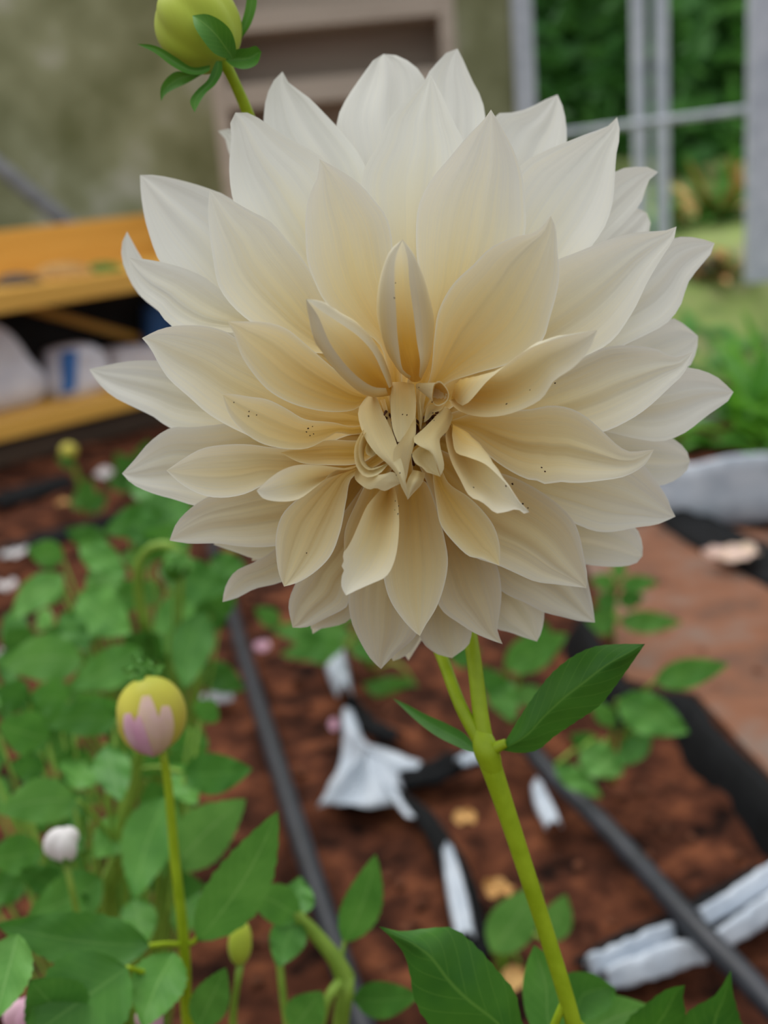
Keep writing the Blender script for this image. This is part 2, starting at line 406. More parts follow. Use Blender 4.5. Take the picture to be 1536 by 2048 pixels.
# ---- rings of petals, outermost first: (left edge, right edge, ring, cup, tip bend)
PET = [
 # back ring
 ([(700,600),(560,340),(529,280),(527,244),(533,193),(548,160),(565,143)], [(760,600),(745,400),(728,326),(693,275),(654,232),(615,193),(576,164),(565,143)], 5.2, .10, 4),
 ([(760,600),(700,360),(673,250),(676,232),(693,197),(725,150),(752,115),(767,108)], [(830,600),(868,350),(866,230),(846,150),(818,123),(795,111),(767,108)], 5.6, -.10, 6),
 ([(820,600),(826,350),(840,200),(853,152),(869,131),(896,103),(915,97)], [(900,600),(965,330),(971,236),(963,197),(943,158),(928,123),(915,97)], 5.3, .12, 4),
 ([(900,600),(940,340),(970,260),(994,228),(1033,224),(1068,211),(1095,197),(1115,189)], [(1000,600),(1110,380),(1134,279),(1132,248),(1127,217),(1115,189)], 5.8, .14, 3),
 ([(1000,640),(1150,420),(1232,342),(1263,334),(1306,336),(1316,344)], [(1080,640),(1212,482),(1252,443),(1283,404),(1298,361),(1316,344)], 5.4, .12, 3),
 ([(1100,640),(1200,480),(1252,428),(1279,416),(1294,426)], [(1110,660),(1240,520),(1296,470),(1302,448),(1294,426)], 6.6, .1, 0),
 ([(640,600),(520,420),(459,310),(451,279),(436,262)], [(660,580),(560,380),(500,290),(463,258),(436,262)], 6.4, .1, 0),
 ([(560,760),(400,680),(316,621),(277,588),(254,549),(243,514),(244,486),(254,463)], [(560,720),(420,620),(330,570),(285,518),(273,498),(254,463)], 6.2, .18, 4),
 ([(640,760),(420,640),(316,517),(302,480),(290,440),(282,390),(280,350)], [(700,700),(560,500),(462,397),(420,378),(360,360),(310,350),(280,350)], 5.0, .10, 5),
 ([(1080,740),(1240,690),(1300,650),(1349,637),(1369,649),(1396,672)], [(1080,790),(1250,770),(1340,750),(1377,735),(1384,725),(1394,698),(1396,672)], 5.6, .16, 0),
 ([(1040,860),(1180,860),(1300,862),(1349,879),(1373,901),(1380,922)], [(1040,920),(1180,960),(1280,972),(1322,971),(1353,959),(1377,936),(1380,922)], 5.6, .16, 0),
 ([(1000,960),(1150,1010),(1230,1030),(1273,1057),(1285,1088),(1285,1112)], [(960,1000),(1060,1100),(1173,1129),(1244,1133),(1275,1125),(1285,1112)], 5.6, .14, 0),
 ([(1000,980),(1100,1080),(1165,1130),(1177,1169),(1186,1212),(1190,1245)], [(900,1020),(960,1140),(1010,1187),(1048,1204),(1089,1225),(1126,1234),(1156,1242),(1190,1245)], 5.0, .10, 0),
 ([(960,1020),(1050,1140),(1085,1200),(1089,1225),(1083,1264),(1074,1283)], [(880,1040),(940,1200),(999,1260),(1018,1264),(1048,1275),(1074,1283)], 5.6, .14, 0),
 ([(840,1040),(825,1180),(842,1279),(872,1307),(904,1316)], [(920,1040),(950,1180),(943,1268),(937,1290),(904,1316)], 5.3, .10, 0),
 ([(800,1040),(780,1200),(776,1290),(786,1322)], [(840,1040),(850,1200),(838,1277),(812,1311),(786,1322)], 5.9, .1, 0),
 ([(740,1040),(660,1150),(620,1220),(622,1258)], [(780,1060),(730,1180),(697,1241),(650,1256),(622,1258)], 6.0, .1, 0),
 ([(700,940),(600,1050),(548,1100),(509,1124),(470,1143),(450,1175),(445,1204)], [(720,1000),(640,1120),(560,1165),(509,1178),(474,1196),(445,1204)], 5.2, .16, 0),
 ([(660,920),(540,1010),(460,1060),(427,1089)], [(690,970),(600,1080),(521,1118),(470,1104),(427,1089)], 6.0, .12, 0),
 ([(640,800),(420,730),(312,721),(258,722),(219,729),(178,738)], [(640,860),(440,870),(340,856),(308,834),(269,815),(223,791),(195,764),(178,738)], 5.3, .14, 4),
 # fourth ring
 ([(700,640),(560,560),(500,480),(465,396),(459,353),(459,314),(463,275),(461,244),(471,225)], [(770,640),(740,480),(700,390),(643,314),(607,293),(568,271),(529,244),(498,226),(471,225)], 4.3, .12, 4),
 ([(790,640),(735,450),(721,365),(732,330),(760,283),(779,236),(811,201),(842,170),(861,150)], [(870,640),(940,420),(945,350),(928,283),(912,252),(893,209),(873,170),(861,150)], 4.2, .12, 3),
 ([(930,600),(990,420),(1041,330),(1087,303),(1130,285),(1173,268),(1216,252),(1234,234)], [(1020,660),(1120,570),(1185,490),(1209,455),(1224,412),(1230,353),(1232,314),(1240,266),(1234,234)], 4.4, .14, 3),
 ([(1040,680),(1180,590),(1290,510),(1341,478),(1369,473),(1404,478),(1429,486)], [(1040,780),(1160,735),(1245,692),(1291,670),(1334,646),(1361,611),(1377,564),(1404,529),(1423,506),(1429,486)], 4.6, .13, 2),
 ([(1060,800),(1200,770),(1320,740),(1377,735),(1431,752),(1467,784)], [(1040,850),(1140,855),(1224,866),(1271,877),(1322,883),(1369,866),(1416,830),(1459,799),(1467,784)], 4.5, .13, 0),
 ([(640,820),(500,840),(392,854),(341,856),(298,885),(271,917),(244,947)], [(660,900),(520,990),(440,1016),(384,1010),(349,999),(306,987),(263,967),(244,947)], 4.6, .12, 0),
 ([(680,900),(560,950),(470,975),(415,994),(384,1014),(353,1046),(339,1081)], [(700,960),(640,1070),(552,1092),(493,1094),(435,1087),(376,1087),(339,1081)], 4.3, .10, 0),
 ([(720,980),(640,1090),(589,1171),(577,1210),(585,1255)], [(780,1000),(760,1120),(700,1190),(697,1210),(650,1237),(611,1255),(585,1255)], 4.5, .10, 0),
 ([(750,1000),(710,1120),(697,1190),(698,1217),(704,1247),(726,1294),(743,1320),(762,1338)], [(830,1000),(856,1150),(845,1240),(829,1275),(790,1309),(762,1338)], 4.3, -.06, 0),
 ([(840,1000),(860,1140),(881,1217),(919,1247),(949,1266),(984,1281),(1005,1288)], [(920,1000),(975,1090),(997,1140),(1003,1187),(999,1230),(995,1260),(1005,1288)], 4.2, .12, 0),
 ([(1000,880),(1180,890),(1260,905),(1287,928),(1310,959),(1334,995),(1343,1018),(1351,1033)], [(960,960),(1080,1020),(1154,1049),(1193,1063),(1232,1063),(1271,1055),(1314,1049),(1351,1033)], 4.4, .13, 0),
 # third ring
 ([(650,740),(540,680),(470,665),(380,668),(336,647),(316,621),(281,592),(262,557),(256,514)], [(690,740),(560,670),(473,608),(437,576),(410,555),(371,537),(328,525),(289,518),(256,514)], 4.1, .12, 3),
 ([(700,720),(600,700),(500,643),(461,608),(437,572),(426,518),(418,459),(416,415),(419,380)], [(750,720),(690,660),(650,600),(631,560),(607,521),(576,482),(541,443),(498,420),(463,400),(419,380)], 3.4, .14, 3),
 ([(960,690),(1040,580),(1110,522),(1150,506),(1189,490),(1244,471),(1291,463),(1330,461),(1353,453)], [(980,770),(1120,735),(1190,705),(1228,678),(1252,646),(1275,607),(1291,572),(1322,518),(1349,475),(1353,453)], 3.6, .15, 2),
 ([(980,800),(1090,750),(1181,707),(1212,694),(1263,691),(1314,698),(1349,713),(1386,703)], [(970,860),(1080,880),(1150,876),(1212,862),(1252,844),(1291,819),(1338,776),(1369,745),(1386,703)], 3.5, .14, 0),
 ([(700,800),(560,720),(473,676),(449,662),(410,652),(355,651),(316,660),(284,676)], [(700,870),(620,900),(547,893),(492,869),(453,850),(414,826),(379,795),(336,756),(316,725),(301,697),(284,676)], 3.5, .13, 2),
 ([(950,930),(1040,960),(1113,1006),(1151,1049),(1169,1118),(1175,1157),(1173,1176)], [(860,980),(890,1060),(940,1110),(997,1131),(1035,1148),(1070,1163),(1113,1169),(1173,1176)], 3.6, .10, 0),
 # second ring
 ([(760,690),(700,650),(648,601),(631,568),(615,525),(611,471),(611,432),(619,389),(635,353),(639,318)], [(800,700),(795,600),(785,494),(783,471),(772,432),(748,400),(721,369),(693,348),(662,330),(639,318)], 2.7, .16, 2),
 ([(825,700),(838,560),(833,506),(832,451),(838,408),(861,361),(897,318),(936,271),(967,240),(982,219)], [(900,720),(1000,580),(1045,490),(1052,451),(1050,404),(1045,353),(1029,303),(1002,252),(982,219)], 2.9, .14, 3),
 ([(858,760),(868,680),(876,625),(900,576),(920,553),(947,529),(978,498),(1025,475),(1072,463),(1102,432)], [(880,775),(951,747),(1010,731),(1055,712),(1087,678),(1099,639),(1113,588),(1119,549),(1115,502),(1111,455),(1102,432)], 1.9, .17, -2),
 ([(905,840),(960,822),(1056,819),(1103,811),(1142,817),(1173,834),(1205,862),(1236,891),(1259,903),(1287,901),(1308,899)], [(895,850),(939,873),(978,912),(1017,940),(1056,959),(1078,962),(1095,970),(1112,964),(1150,966),(1205,961),(1252,952),(1291,928),(1308,899)], 2.3, .11, 0),
 ([(720,910),(640,900),(544,895),(501,889),(454,889),(404,897),(364,919),(333,941)], [(720,935),(620,970),(529,971),(493,987),(454,995),(415,993),(384,981),(357,964),(333,941)], 2.9, .2, 0),
 ([(735,920),(660,952),(591,1001),(564,1030),(552,1069),(552,1108),(558,1148),(568,1173)], [(748,935),(704,955),(693,999),(681,1061),(661,1112),(626,1147),(591,1167),(568,1173)], 2.6, .16, 0),
 ([(790,960),(772,1060),(765,1120),(769,1165),(782,1204),(808,1242),(829,1264),(840,1272)], [(830,950),(851,963),(872,1010),(889,1075),(896,1122),(889,1169),(872,1217),(851,1251),(840,1272)], 2.7, .17, 0),
 ([(746,940),(715,1000),(690,1060),(688,1110)], [(775,960),(770,1040),(740,1100),(688,1110)], 3.3, .12, 0),
 ([(725,880),(660,880),(600,890),(560,905)], [(725,925),(650,930),(600,925),(560,905)], 2.4, .1, 0),
 # first ring, open petals
 ([(745,795),(707,772),(676,744),(644,717),(609,686),(574,658),(535,645),(500,643),(455,643)], [(748,812),(734,805),(707,820),(668,824),(621,818),(574,803),(535,779),(504,744),(480,705),(469,670),(455,643)], 1.7, .22, 3),
 ([(728,850),(703,853),(668,845),(609,838),(574,818),(535,799),(496,793),(462,788),(445,789)], [(728,868),(700,870),(672,866),(648,881),(613,897),(566,897),(519,885),(480,857),(457,826),(445,789)], 1.9, .18, 3),
 ([(862,930),(866,959),(872,1002),(881,1049),(906,1083),(941,1114),(960,1116),(980,1124),(999,1131)], [(878,930),(898,967),(936,993),(967,1023),(988,1053),(999,1088),(1000,1110),(999,1131)], 1.7, .18, 0),
]
for a in PET: petal(*a)
# filler petals deep in the back so that the bloom is closed from the side too
for k in range(14):
    an = k/14*2*math.pi + .2; L_ = 430 + 40*math.sin(k*2.3); w = 95
    ux, uy = math.cos(an), math.sin(an)
    def q(r, s): return (FC[0]+ux*r-uy*s, FC[1]+uy*r+ux*s)
    petal([q(150, 40), q(300, w*.8), q(L_*.8, w*.6), q(L_, 0)], [q(150, -40), q(300, -w*.8), q(L_*.8, -w*.6), q(L_, 0)], 6.3+.25*(k % 2), .1, -4)

# ---- hooded and rolled inner petals, rails given edge to edge as (x, y, z)
# upright hood above the centre
rails([[(822,752,3),(806,740,12),(799,704,17),(795,669,21),(792,618,27),(789,567,31),(791,516,33),(805,479,34)],
       [(820,760,0),(800,746,4),(781,718,9),(764,684,14),(754,637,20),(754,587,25),(764,536,29),(780,501,32),(805,479,34)],
       [(828,764,-8),(822,720,-6),(815,684,-1),(811,637,6),(808,587,14),(806,536,22),(805,505,28),(805,479,34)],
       [(842,760,0),(856,731,4),(865,690,9),(868,637,16),(858,587,23),(842,536,28),(823,501,32),(805,479,34)],
       [(838,752,3),(840,723,14),(834,684,19),(827,626,25),(819,567,30),(815,516,33),(805,479,34)]], pig=1.25, edge=.85, lo=.13)
# hood to its left
rails([[(772,776,4),(748,774,13),(717,755,18),(686,723,22),(659,684,26),(635,630,31),(612,598,34)],
       [(778,792,1),(750,795,6),(722,787,10),(690,763,15),(659,727,20),(627,680,26),(616,634,30),(612,598,34)],
       [(785,780,-8),(755,745,-4),(725,720,2),(695,690,10),(668,660,18),(640,626,27),(612,598,34)],
       [(785,772,1),(781,750,5),(768,716,10),(745,677,15),(717,645,20),(678,622,26),(643,601,31),(612,598,34)],
       [(778,776,5),(764,743,15),(745,704,19),(717,673,23),(678,645,28),(643,622,32),(612,598,34)]], pig=1.15, edge=.8, lo=.13)
# boat-shaped petal to the right with its upper margin folded in
rails([[(915,806,6),(928,811,14),(975,762,20),(1006,735,23),(1034,712,26),(1069,692,29),(1108,680,31),(1147,670,33),(1194,661,35)],
       [(904,792,2),(912,762,8),(960,748,15),(998,737,20),(1034,710,24),(1069,687,28),(1108,672,31),(1147,666,33),(1194,661,35)],
       [(902,800,-4),(945,785,-2),(985,770,4),(1020,755,10),(1055,735,16),(1090,715,22),(1125,698,26),(1160,680,31),(1194,661,35)],
       [(897,800,3),(912,818,6),(950,832,12),(1000,832,17),(1049,817,21),(1085,796,25),(1108,762,28),(1147,735,31),(1178,700,33),(1194,661,35)]], pig=1.0, edge=.6, lo=.10)
# torn petal below right
rails([[(895,850,2),(891,872,6),(901,919,13),(920,958,18),(940,993,22),(962,1003,24),(975,1013,24),(991,1026,25),(1015,1023,25),(1035,1018,26),(1047,1027,26),(1059,1024,26)],
       [(900,850,-6),(912,880,-3),(930,915,3),(950,950,9),(975,975,14),(1000,992,18),(1030,1008,23),(1059,1024,26)],
       [(905,848,2),(932,862,9),(967,895,15),(991,930,19),(1018,970,23),(1041,1005,25),(1059,1024,26)],
       [(904,870,6),(912,905,12),(935,914,17),(968,927,20),(991,946,22),(1018,975,24),(1041,1007,26),(1059,1024,26)]], pig=.95, edge=.4, lo=.08)
# torn petal below left
rails([[(775,960,2),(756,985,8),(735,1010,13),(717,1049,17),(704,1079,20),(693,1098,21),(684,1109,22),(689,1118,22),(683,1131,23),(688,1140,23),(684,1150,24),(683,1174,25),(692,1191,26)],
       [(780,965,-6),(770,1000,-2),(752,1050,5),(735,1095,11),(716,1140,18),(692,1191,26)],
       [(785,960,2),(793,990,8),(797,1019,12),(798,1058,16),(790,1118,20),(773,1152,22),(739,1169,24),(710,1182,26),(692,1191,26)]], pig=.95, edge=.4, lo=.08)
# small boat petal to the left
rails([[(722,925,4),(704,936,9),(638,930,15),(595,930,18),(564,940,20),(540,956,22),(513,981,23)],
       [(722,932,-4),(680,948,-1),(630,960,6),(590,966,12),(550,972,18),(513,981,23)],
       [(715,930,2),(663,945,10),(650,958,15),(630,975,18),(595,999,20),(556,1003,22),(525,996,23),(513,981,23)]], pig=.95, edge=.4, lo=.10)

# ---- crumpled heart of the bloom
CP = dict(mat='center', nt=18, sub=5, edge=.35)
rails([[(785,764,-4),(781,798,1),(785,856,6),(795,884,9)], [(806,764,-2),(806,800,0),(808,850,5),(806,884,9)],
       [(828,768,-3),(832,798,3),(831,833,9),(826,868,12),(806,895,13)]], pig=.9, **CP)
rails([[(832,835,8),(832,860,11),(828,890,13),(820,920,12),(812,960,11),(806,972,10)],
       [(826,842,13),(812,866,16),(800,890,16),(797,920,14),(800,950,12),(806,972,10)],
       [(822,852,14),(802,880,17),(788,900,17),(787,925,15),(796,955,12),(806,972,10)]], pig=.5, **CP)
rails([[(735,790,-4),(717,817,1),(717,837,4),(728,872,8),(748,903,11),(777,930,13),(795,952,14),(801,970,14),(816,999,13)],
       [(744,794,-1),(740,830,5),(755,870,9),(772,905,13),(795,935,16),(806,960,17),(816,999,13)],
       [(753,794,-4),(769,831,2),(787,868,6),(797,900,12),(808,940,15),(812,965,15),(816,999,13)]], pig=.55, **CP)
# curled horn
V, UV, PG = [], [], []; ns, nr = 24, 12
for i in range(nr):
    t = i/(nr-1); cx = 838+(880-838)*t; cy = 772+(788-772)*t; rx = (7+ (15-7)*t); ry = (6+(22-6)*t)
    for k in range(ns):
        an = 2*math.pi*k/ns; fl = 1+.10*math.sin(3*an+1)*t + (.12 if i == nr-1 else 0)
        V.append(PZ(cx+rx*fl*math.cos(an), cy+ry*fl*math.sin(an), 4+9*t+5*t*math.sin(an)*-.6-3*math.cos(an)*t)); UV.append((k/ns, t)); PG.append(.55*(1-t))
petals.append(mesh('petal', V, gridfaces(nr, ns, True), 'center', head, uvs=UV, pig=PG))
V = [v + axis*-.0006 for v in V]
petals.append(mesh('petal', [V[i] + (sum(V[(i//ns)*ns:(i//ns)*ns+ns], Vector())/ns - V[i])*.12 for i in range(len(V))], gridfaces(nr, ns, True), 'center', head, uvs=UV, pig=[.95]*len(V)))
# folded, crinkled petal on the lower right of the heart
rails([[(890,812,-2),(868,836,5),(846,858,10),(825,879,14),(836,890,16),(862,905,17),(872,925,17),(881,952,15)],
       [(900,820,0),(886,845,7),(874,868,12),(868,890,16),(872,905,17),(876,925,17),(881,952,15)],
       [(906,833,-3),(896,860,4),(880,878,10),(881,895,13),(887,920,14),(888,936,14),(881,952,15)]], pig=.7, **CP)
rails([[(862,880,8),(840,892,12),(824,908,14),(828,922,15),(833,929,14),(845,935,15),(852,944,14),(866,948,15),(881,954,14)],
       [(866,884,6),(850,900,8),(842,914,9),(848,926,10),(858,936,11),(870,946,12),(881,954,14)],
       [(876,884,8),(868,905,12),(872,925,13),(876,940,13),(881,954,14)]], pig=.35, **CP)
# cupped loop on the left
rails([[(735,850,4),(722,866,9),(709,895,12),(713,934,13),(732,954,13),(758,948,12),(777,928,10)],
       [(742,862,-3),(735,885,0),(728,905,3),(732,925,5),(742,935,6),(758,932,7),(777,926,9)],
       [(745,856,4),(724,872,10),(717,900,12),(722,926,12),(737,940,12),(757,936,11),(777,924,10)]], pig=.8, **CP)
rails([[(738,880,4),(732,892,8),(733,908,9),(745,914,8)], [(745,884,0),(742,896,3),(745,906,5),(752,908,6)], [(752,880,4),(748,892,8),(752,902,9),(757,904,8)]], pig=.6, **CP)
# ruffled lip below
rails([[(712,938,2),(709,956,6),(722,970,9),(738,979,11),(752,976,12),(769,982,12),(786,974,12),(803,966,11)],
       [(722,935,4),(735,955,9),(748,963,12),(762,962,13),(780,958,13),(803,962,12)],
       [(740,938,5),(752,949,11),(768,948,13),(785,944,13),(803,955,12)]], pig=.45, **CP)
rails([[(826,940,6),(816,958,10),(812,975,11),(815,1000,12)], [(838,942,10),(830,960,13),(822,980,13),(815,1000,12)], [(850,946,6),(848,958,9),(842,970,10),(828,985,11),(815,1000,12)]], pig=.4, **CP)
rails([[(832,775,-4),(833,800,-1),(836,830,1),(840,858,2)], [(842,780,-1),(840,805,3),(842,830,4),(842,858,3)], [(852,790,-4),(848,810,0),(846,835,2),(842,858,2)]], pig=.8, **CP)
rails([[(882,800,-3),(872,806,3),(856,812,6),(850,828,6),(848,845,4)], [(886,808,-6),(874,815,-1),(862,822,1),(856,834,2),(848,845,4)], [(892,806,-4),(882,820,2),(868,826,4),(858,838,4),(848,845,4)]], pig=.9, **CP)
rails([[(760,800,-6),(770,830,-3),(780,860,-1),(786,880,2)], [(770,798,-5),(778,830,-1),(784,855,1),(786,880,2)]], pig=1.0, **CP)
# bristly anthers
for k in range(26):
    a0 = random.choice([(858, 835), (862, 845), (772, 820), (850, 860), (868, 828)])
    x, y = a0[0]+random.uniform(-14, 14), a0[1]+random.uniform(-16, 16)
    tube('anther', [PZ(x, y, -9), PZ(x+random.uniform(-5, 5), y+random.uniform(-5, 5), -2+random.uniform(-2, 2)), PZ(x+random.uniform(-9, 9), y+random.uniform(-9, 9), 1+random.uniform(-2, 2))], [.0004, .0005, .0003], 'brown', head, seg=5, n=6)
# specks of dirt lying on the petals
bv, bp, off = [], [], 0
hm = Matrix.Translation(org(head))
for o in petals:
    me = o.data; bv += [hm @ v.co for v in me.vertices]; bp += [tuple(i+off for i in p.vertices) for p in me.polygons]; off += len(me.vertices)
bvh = BVHTree.FromPolygons(bv, bp)
SP = [(468,805),(498,823),(497,832),(513,830),(616,857),(625,853),(627,868),(620,871),(613,864),(791,566),(789,596),(805,829),(814,830),(800,946),(793,950),(791,1002),(797,1012),(790,1020),(796,1028),(1025,968),(1012,972),(947,975),(613,1106),(1013,808),(1060,780),(1110,766),(1083,935),(1090,943),(1045,1008),(1056,1016),(866,826),(868,841),(838,775),(864,804)]
SV, SF = [], []
for (x, y) in SP:
    r = ray(x, y); hit = bvh.ray_cast(CAM, r.normalized())
    if hit[0] is None: continue
    p, nn = hit[0], hit[1]
    if nn.dot(r) > 0: nn = -nn
    a = nn.orthogonal().normalized(); b = nn.cross(a); k0 = len(SV); rr = random.uniform(.22, .42)*MM
    SV.append(p+nn*.00025)
    for k in range(7):
        an = k*2*math.pi/7; SV.append(p+nn*.00002+rr*random.uniform(.7, 1.2)*(math.cos(an)*a+math.sin(an)*b))
    SF += [(k0, k0+1+k, k0+1+(k+1) % 7) for k in range(7)]
sp = mesh('dirt_specks', SV, SF, 'speck', head); sp['kind'] = 'stuff'; sp['label'] = 'tiny dark brown specks on the inner petals'

# ---- calyx and stems
node = P(972, 1502, .428)
def dpt(x, y, d): return P(x, y, d)
tube('stem', [PZ(FC[0], FC[1], -46), P(850, 1000, FD+.075), P(920, 1180, .448), P(945, 1300, .436), P(960, 1420, .430), node], [.0045, .0034, .0029, .0029, .0031, .0036], 'stem', plant, seg=16, n=50)
tube('stem', [node, P(1012, 1620, .431), P(1058, 1760, .437), P(1100, 1890, .443), P(1147, 2048, .45), plant_base+Vector((0, 0, .2)), plant_base], [.0044, .0037, .0034, .0033, .0033, .0042, .005], 'stem', plant, seg=16, n=70)
tube('stem_node', [P(957, 1445, .4300), P(965, 1475, .4285), P(972, 1500, .4275), P(980, 1522, .4280), P(992, 1560, .4292)], [.0018, .0041, .0049, .0045, .0030], 'stem', plant, seg=18, n=30)
for k in range(8):           # green bracts at the back of the bloom
    an = 2*math.pi*k/8; c, s = math.cos(an), math.sin(an)
    def bp_(r, w, z): return cpos + MM*((r*c-w*s)*s_ + (r*s+w*c)*t_ + z*axis)
    V, UV = [], []
    for i in range(9):
        t = i/8; w = 7*math.sin(math.pi*min(1, .12+t*.88))**.8
        for j in range(5):
            u = -1+j/2; V.append(bp_(8+26*t, w*u, -46-6*t+8*t*t+1.5*abs(u))); UV.append(((u+1)/2, t))
    mesh('bract', V, gridfaces(9, 5), 'sepal', head, uvs=UV)

# ---- the unopened bud on its own side stem
BDp = .432; bc = P(396, 52, BDp); br = .0165
tube('stem', [node, P(925, 1420, .432), P(878, 1300, .445), P(790, 1120, .468), P(640, 700, .478), P(540, 350, .462), P(494, 222, .444), P(462, 150, .434), P(440, 108, .432)], [.0030, .0026, .0024, .0024, .0024, .0024, .0023, .0022, .0028], 'stem', plant, seg=12, n=80)
bax = (P(372, -30, BDp)-P(446, 122, BDp)).normalized(); bsv = bax.cross(-F_).normalized(); btv = bax.cross(bsv)
V, UV, PG = [], [], []; nr, ns = 26, 60
for i in range(nr):
    t = i/(nr-1); ph = math.pi*(.03+.94*t); r = br*math.sin(ph)**.86*(1.02-.06*t); h = -math.cos(ph)*br*1.08
    for k in range(ns):
        an = 2*math.pi*k/ns; tw = an + 1.4*t
        ov = abs(math.sin(tw*3.5)); rr = r*(1+.09*ov*math.sin(ph)-.055)
        V.append(bc + bax*h + rr*(math.cos(an)*bsv+math.sin(an)*btv)); UV.append((k/ns, t)); PG.append(.7*(1-t)**1.5)
bud = mesh('bud', V, gridfaces(nr, ns, True) + [tuple(range(ns))[::-1], tuple(range((nr-1)*ns, nr*ns))], 'bud', plant, loc=bc, uvs=UV, pig=PG)
bud['label'] = 'round yellow green dahlia bud with dark green sepals'
def sheet(name, Lp, Rp, dfun, mat, parent, cup=0.0, nt=22, nu=9, teeth=0, tamp=0.0, curl=0.0, ridge=0.0):
    """a leaf traced by its two edges; dfun(t) gives its distance in metres; cup in metres"""
    la, ra = catmull(Lp, nt), catmull(Rp, nt); V, UV = [], []
    for i in range(nt):
        t = i/(nt-1); (x0, y0), (x1, y1) = la[i], ra[i]
        w = math.hypot(x1-x0, y1-y0)
        tw = 1 + (tamp*(1 if (i % 2) else -1) if 0 < i < nt-1 else 0)
        mx, my = (x0+x1)/2, (y0+y1)/2
        for j in range(nu):
            u = -1+2*j/(nu-1); d = dfun(t) - cup*(abs(u)**1.4-.5)*min(1, w/60) + curl*u
            if ridge: d += ridge*math.sin(t*28 - abs(u)*4)*abs(u)*(1-abs(u))*2
            k = u*(tw if abs(u) > .99 else 1)
            V.append(P(mx+(x1-x0)/2*k, my+(y1-y0)/2*k, d)); UV.append(((u+1)/2, t))
    return mesh(name, V, gridfaces(nt, nu), mat, parent, uvs=UV)
def hold(a, b): return lambda t: a+(b-a)*t
S = BDp
sheet('sepal', [(462,120),(430,108),(402,75),(388,50),(385,31)], [(470,116),(472,95),(462,62),(440,40),(412,28),(385,31)], lambda t: S-.012-.010*math.sin(t*2.4), 'sepal', bud, .003)
sheet('sepal', [(470,95),(478,60),(490,20),(494,-5),(505,-40)], [(476,100),(484,76),(502,48),(514,0),(505,-40)], lambda t: S+.002-.004*t, 'sepal', bud, .003)
sheet('sepal', [(452,118),(470,100),(496,96),(512,92),(523,104)], [(452,122),(468,134),(492,138),(514,128),(523,104)], lambda t: S-.006-.004*t, 'sepal', bud, .004)
sheet('sepal', [(420,130),(385,134),(350,113),(322,96),(300,89),(274,88)], [(420,140),(408,148),(378,148),(344,132),(310,106),(274,88)], lambda t: S-.008-.004*t, 'sepal', bud, .003)
sheet('sepal', [(418,134),(385,146),(352,143),(330,160),(321,178),(322,203)], [(420,138),(402,150),(375,166),(345,180),(330,190),(322,203)], lambda t: S+.002, 'sepal', bud, .003)
sheet('sepal', [(432,122),(424,140),(415,160),(392,182),(380,202),(389,225)], [(444,122),(444,145),(430,170),(412,186),(400,204),(389,225)], lambda t: S-.006-.003*t, 'sepal', bud, .003)

# ---- leaves of the flowering plant
def cusp(d): return d
sheet('leaf', [(1000,1500),(1030,1450),(1062,1400),(1105,1345),(1150,1310),(1190,1293),(1240,1288),(1290,1288)], [(1000,1500),(1040,1506),(1075,1500),(1110,1472),(1150,1445),(1200,1410),(1240,1360),(1290,1288)], lambda t: .426-.02*math.sin(t*1.8), 'leaf_focus', plant, -.006, 40, 13, tamp=.012, ridge=.0008)
tube('petiole', [node, P(990, 1496, .426), P(1012, 1486, .424)], [.0032, .0026, .0018], 'stem', plant, seg=8)
sheet('leaf', [(955,1498),(930,1468),(895,1448),(850,1428),(820,1412),(785,1396)], [(955,1506),(935,1502),(912,1492),(876,1474),(840,1448),(785,1396)], lambda t: .430+.03*t, 'leaf_dark', plant, .004, 26, 9)
sheet('leaf', [(1085,2120),(960,2100),(858,2048),(828,1995),(820,1950),(808,1908),(785,1878),(756,1852)], [(1090,2110),(1046,2048),(1030,1985),(990,1935),(950,1890),(905,1856),(860,1856),(800,1862),(756,1852)], lambda t: .452-.02*math.sin(t*2), 'leaf_focus', plant, -.006, 34, 13, tamp=.014, ridge=.001)
sheet('leaf', [(1120,2120),(1060,2050),(1045,1985),(1052,1930),(1068,1890)], [(1140,2120),(1130,2040),(1140,1960),(1110,1920),(1068,1890)], lambda t: .49+.01*t, 'leaf_mid', plant, .006, 20, 9)
tube('petiole', [P(1130, 2000, .447), P(1105, 2060, .450), P(1088, 2118, .452)], .0018, 'stem', plant, seg=8)
sheet('leaf', [(1290,2130),(1250,2050),(1290,2010),(1335,1978),(1370,1970)], [(1300,2130),(1360,2080),(1372,2030),(1366,1995),(1370,1970)], lambda t: .50-.02*t, 'leaf_focus', plant, .006, 24, 9, tamp=.03)
sheet('leaf', [(1400,2160),(1355,2060),(1380,2020),(1430,1990),(1462,1940)], [(1410,2160),(1490,2080),(1478,2030),(1466,1985),(1462,1940)], lambda t: .50-.02*t, 'leaf_focus', plant, .006, 24, 9, tamp=.03)
sheet('leaf', [(1160,2100),(1140,2030),(1180,1995),(1230,1990),(1300,2010)], [(1170,2110),(1230,2100),(1280,2070),(1300,2040),(1300,2010)], lambda t: .56, 'leaf_light', plant, .006, 20, 9)
sheet('leaf', [(1145,2040),(1128,1980),(1130,1950),(1180,1945),(1230,1975)], [(1150,2045),(1180,2040),(1215,2020),(1230,1998),(1230,1975)], lambda t: .54, 'leaf_dark', plant, .006, 20, 9)
tube('petiole', [P(1147, 2040, .45), P(1220, 2110, .48), P(1295, 2130, .5), P(1405, 2160, .5)], .0022, 'stem', plant, seg=8)
print('dahlia done', len(petals))

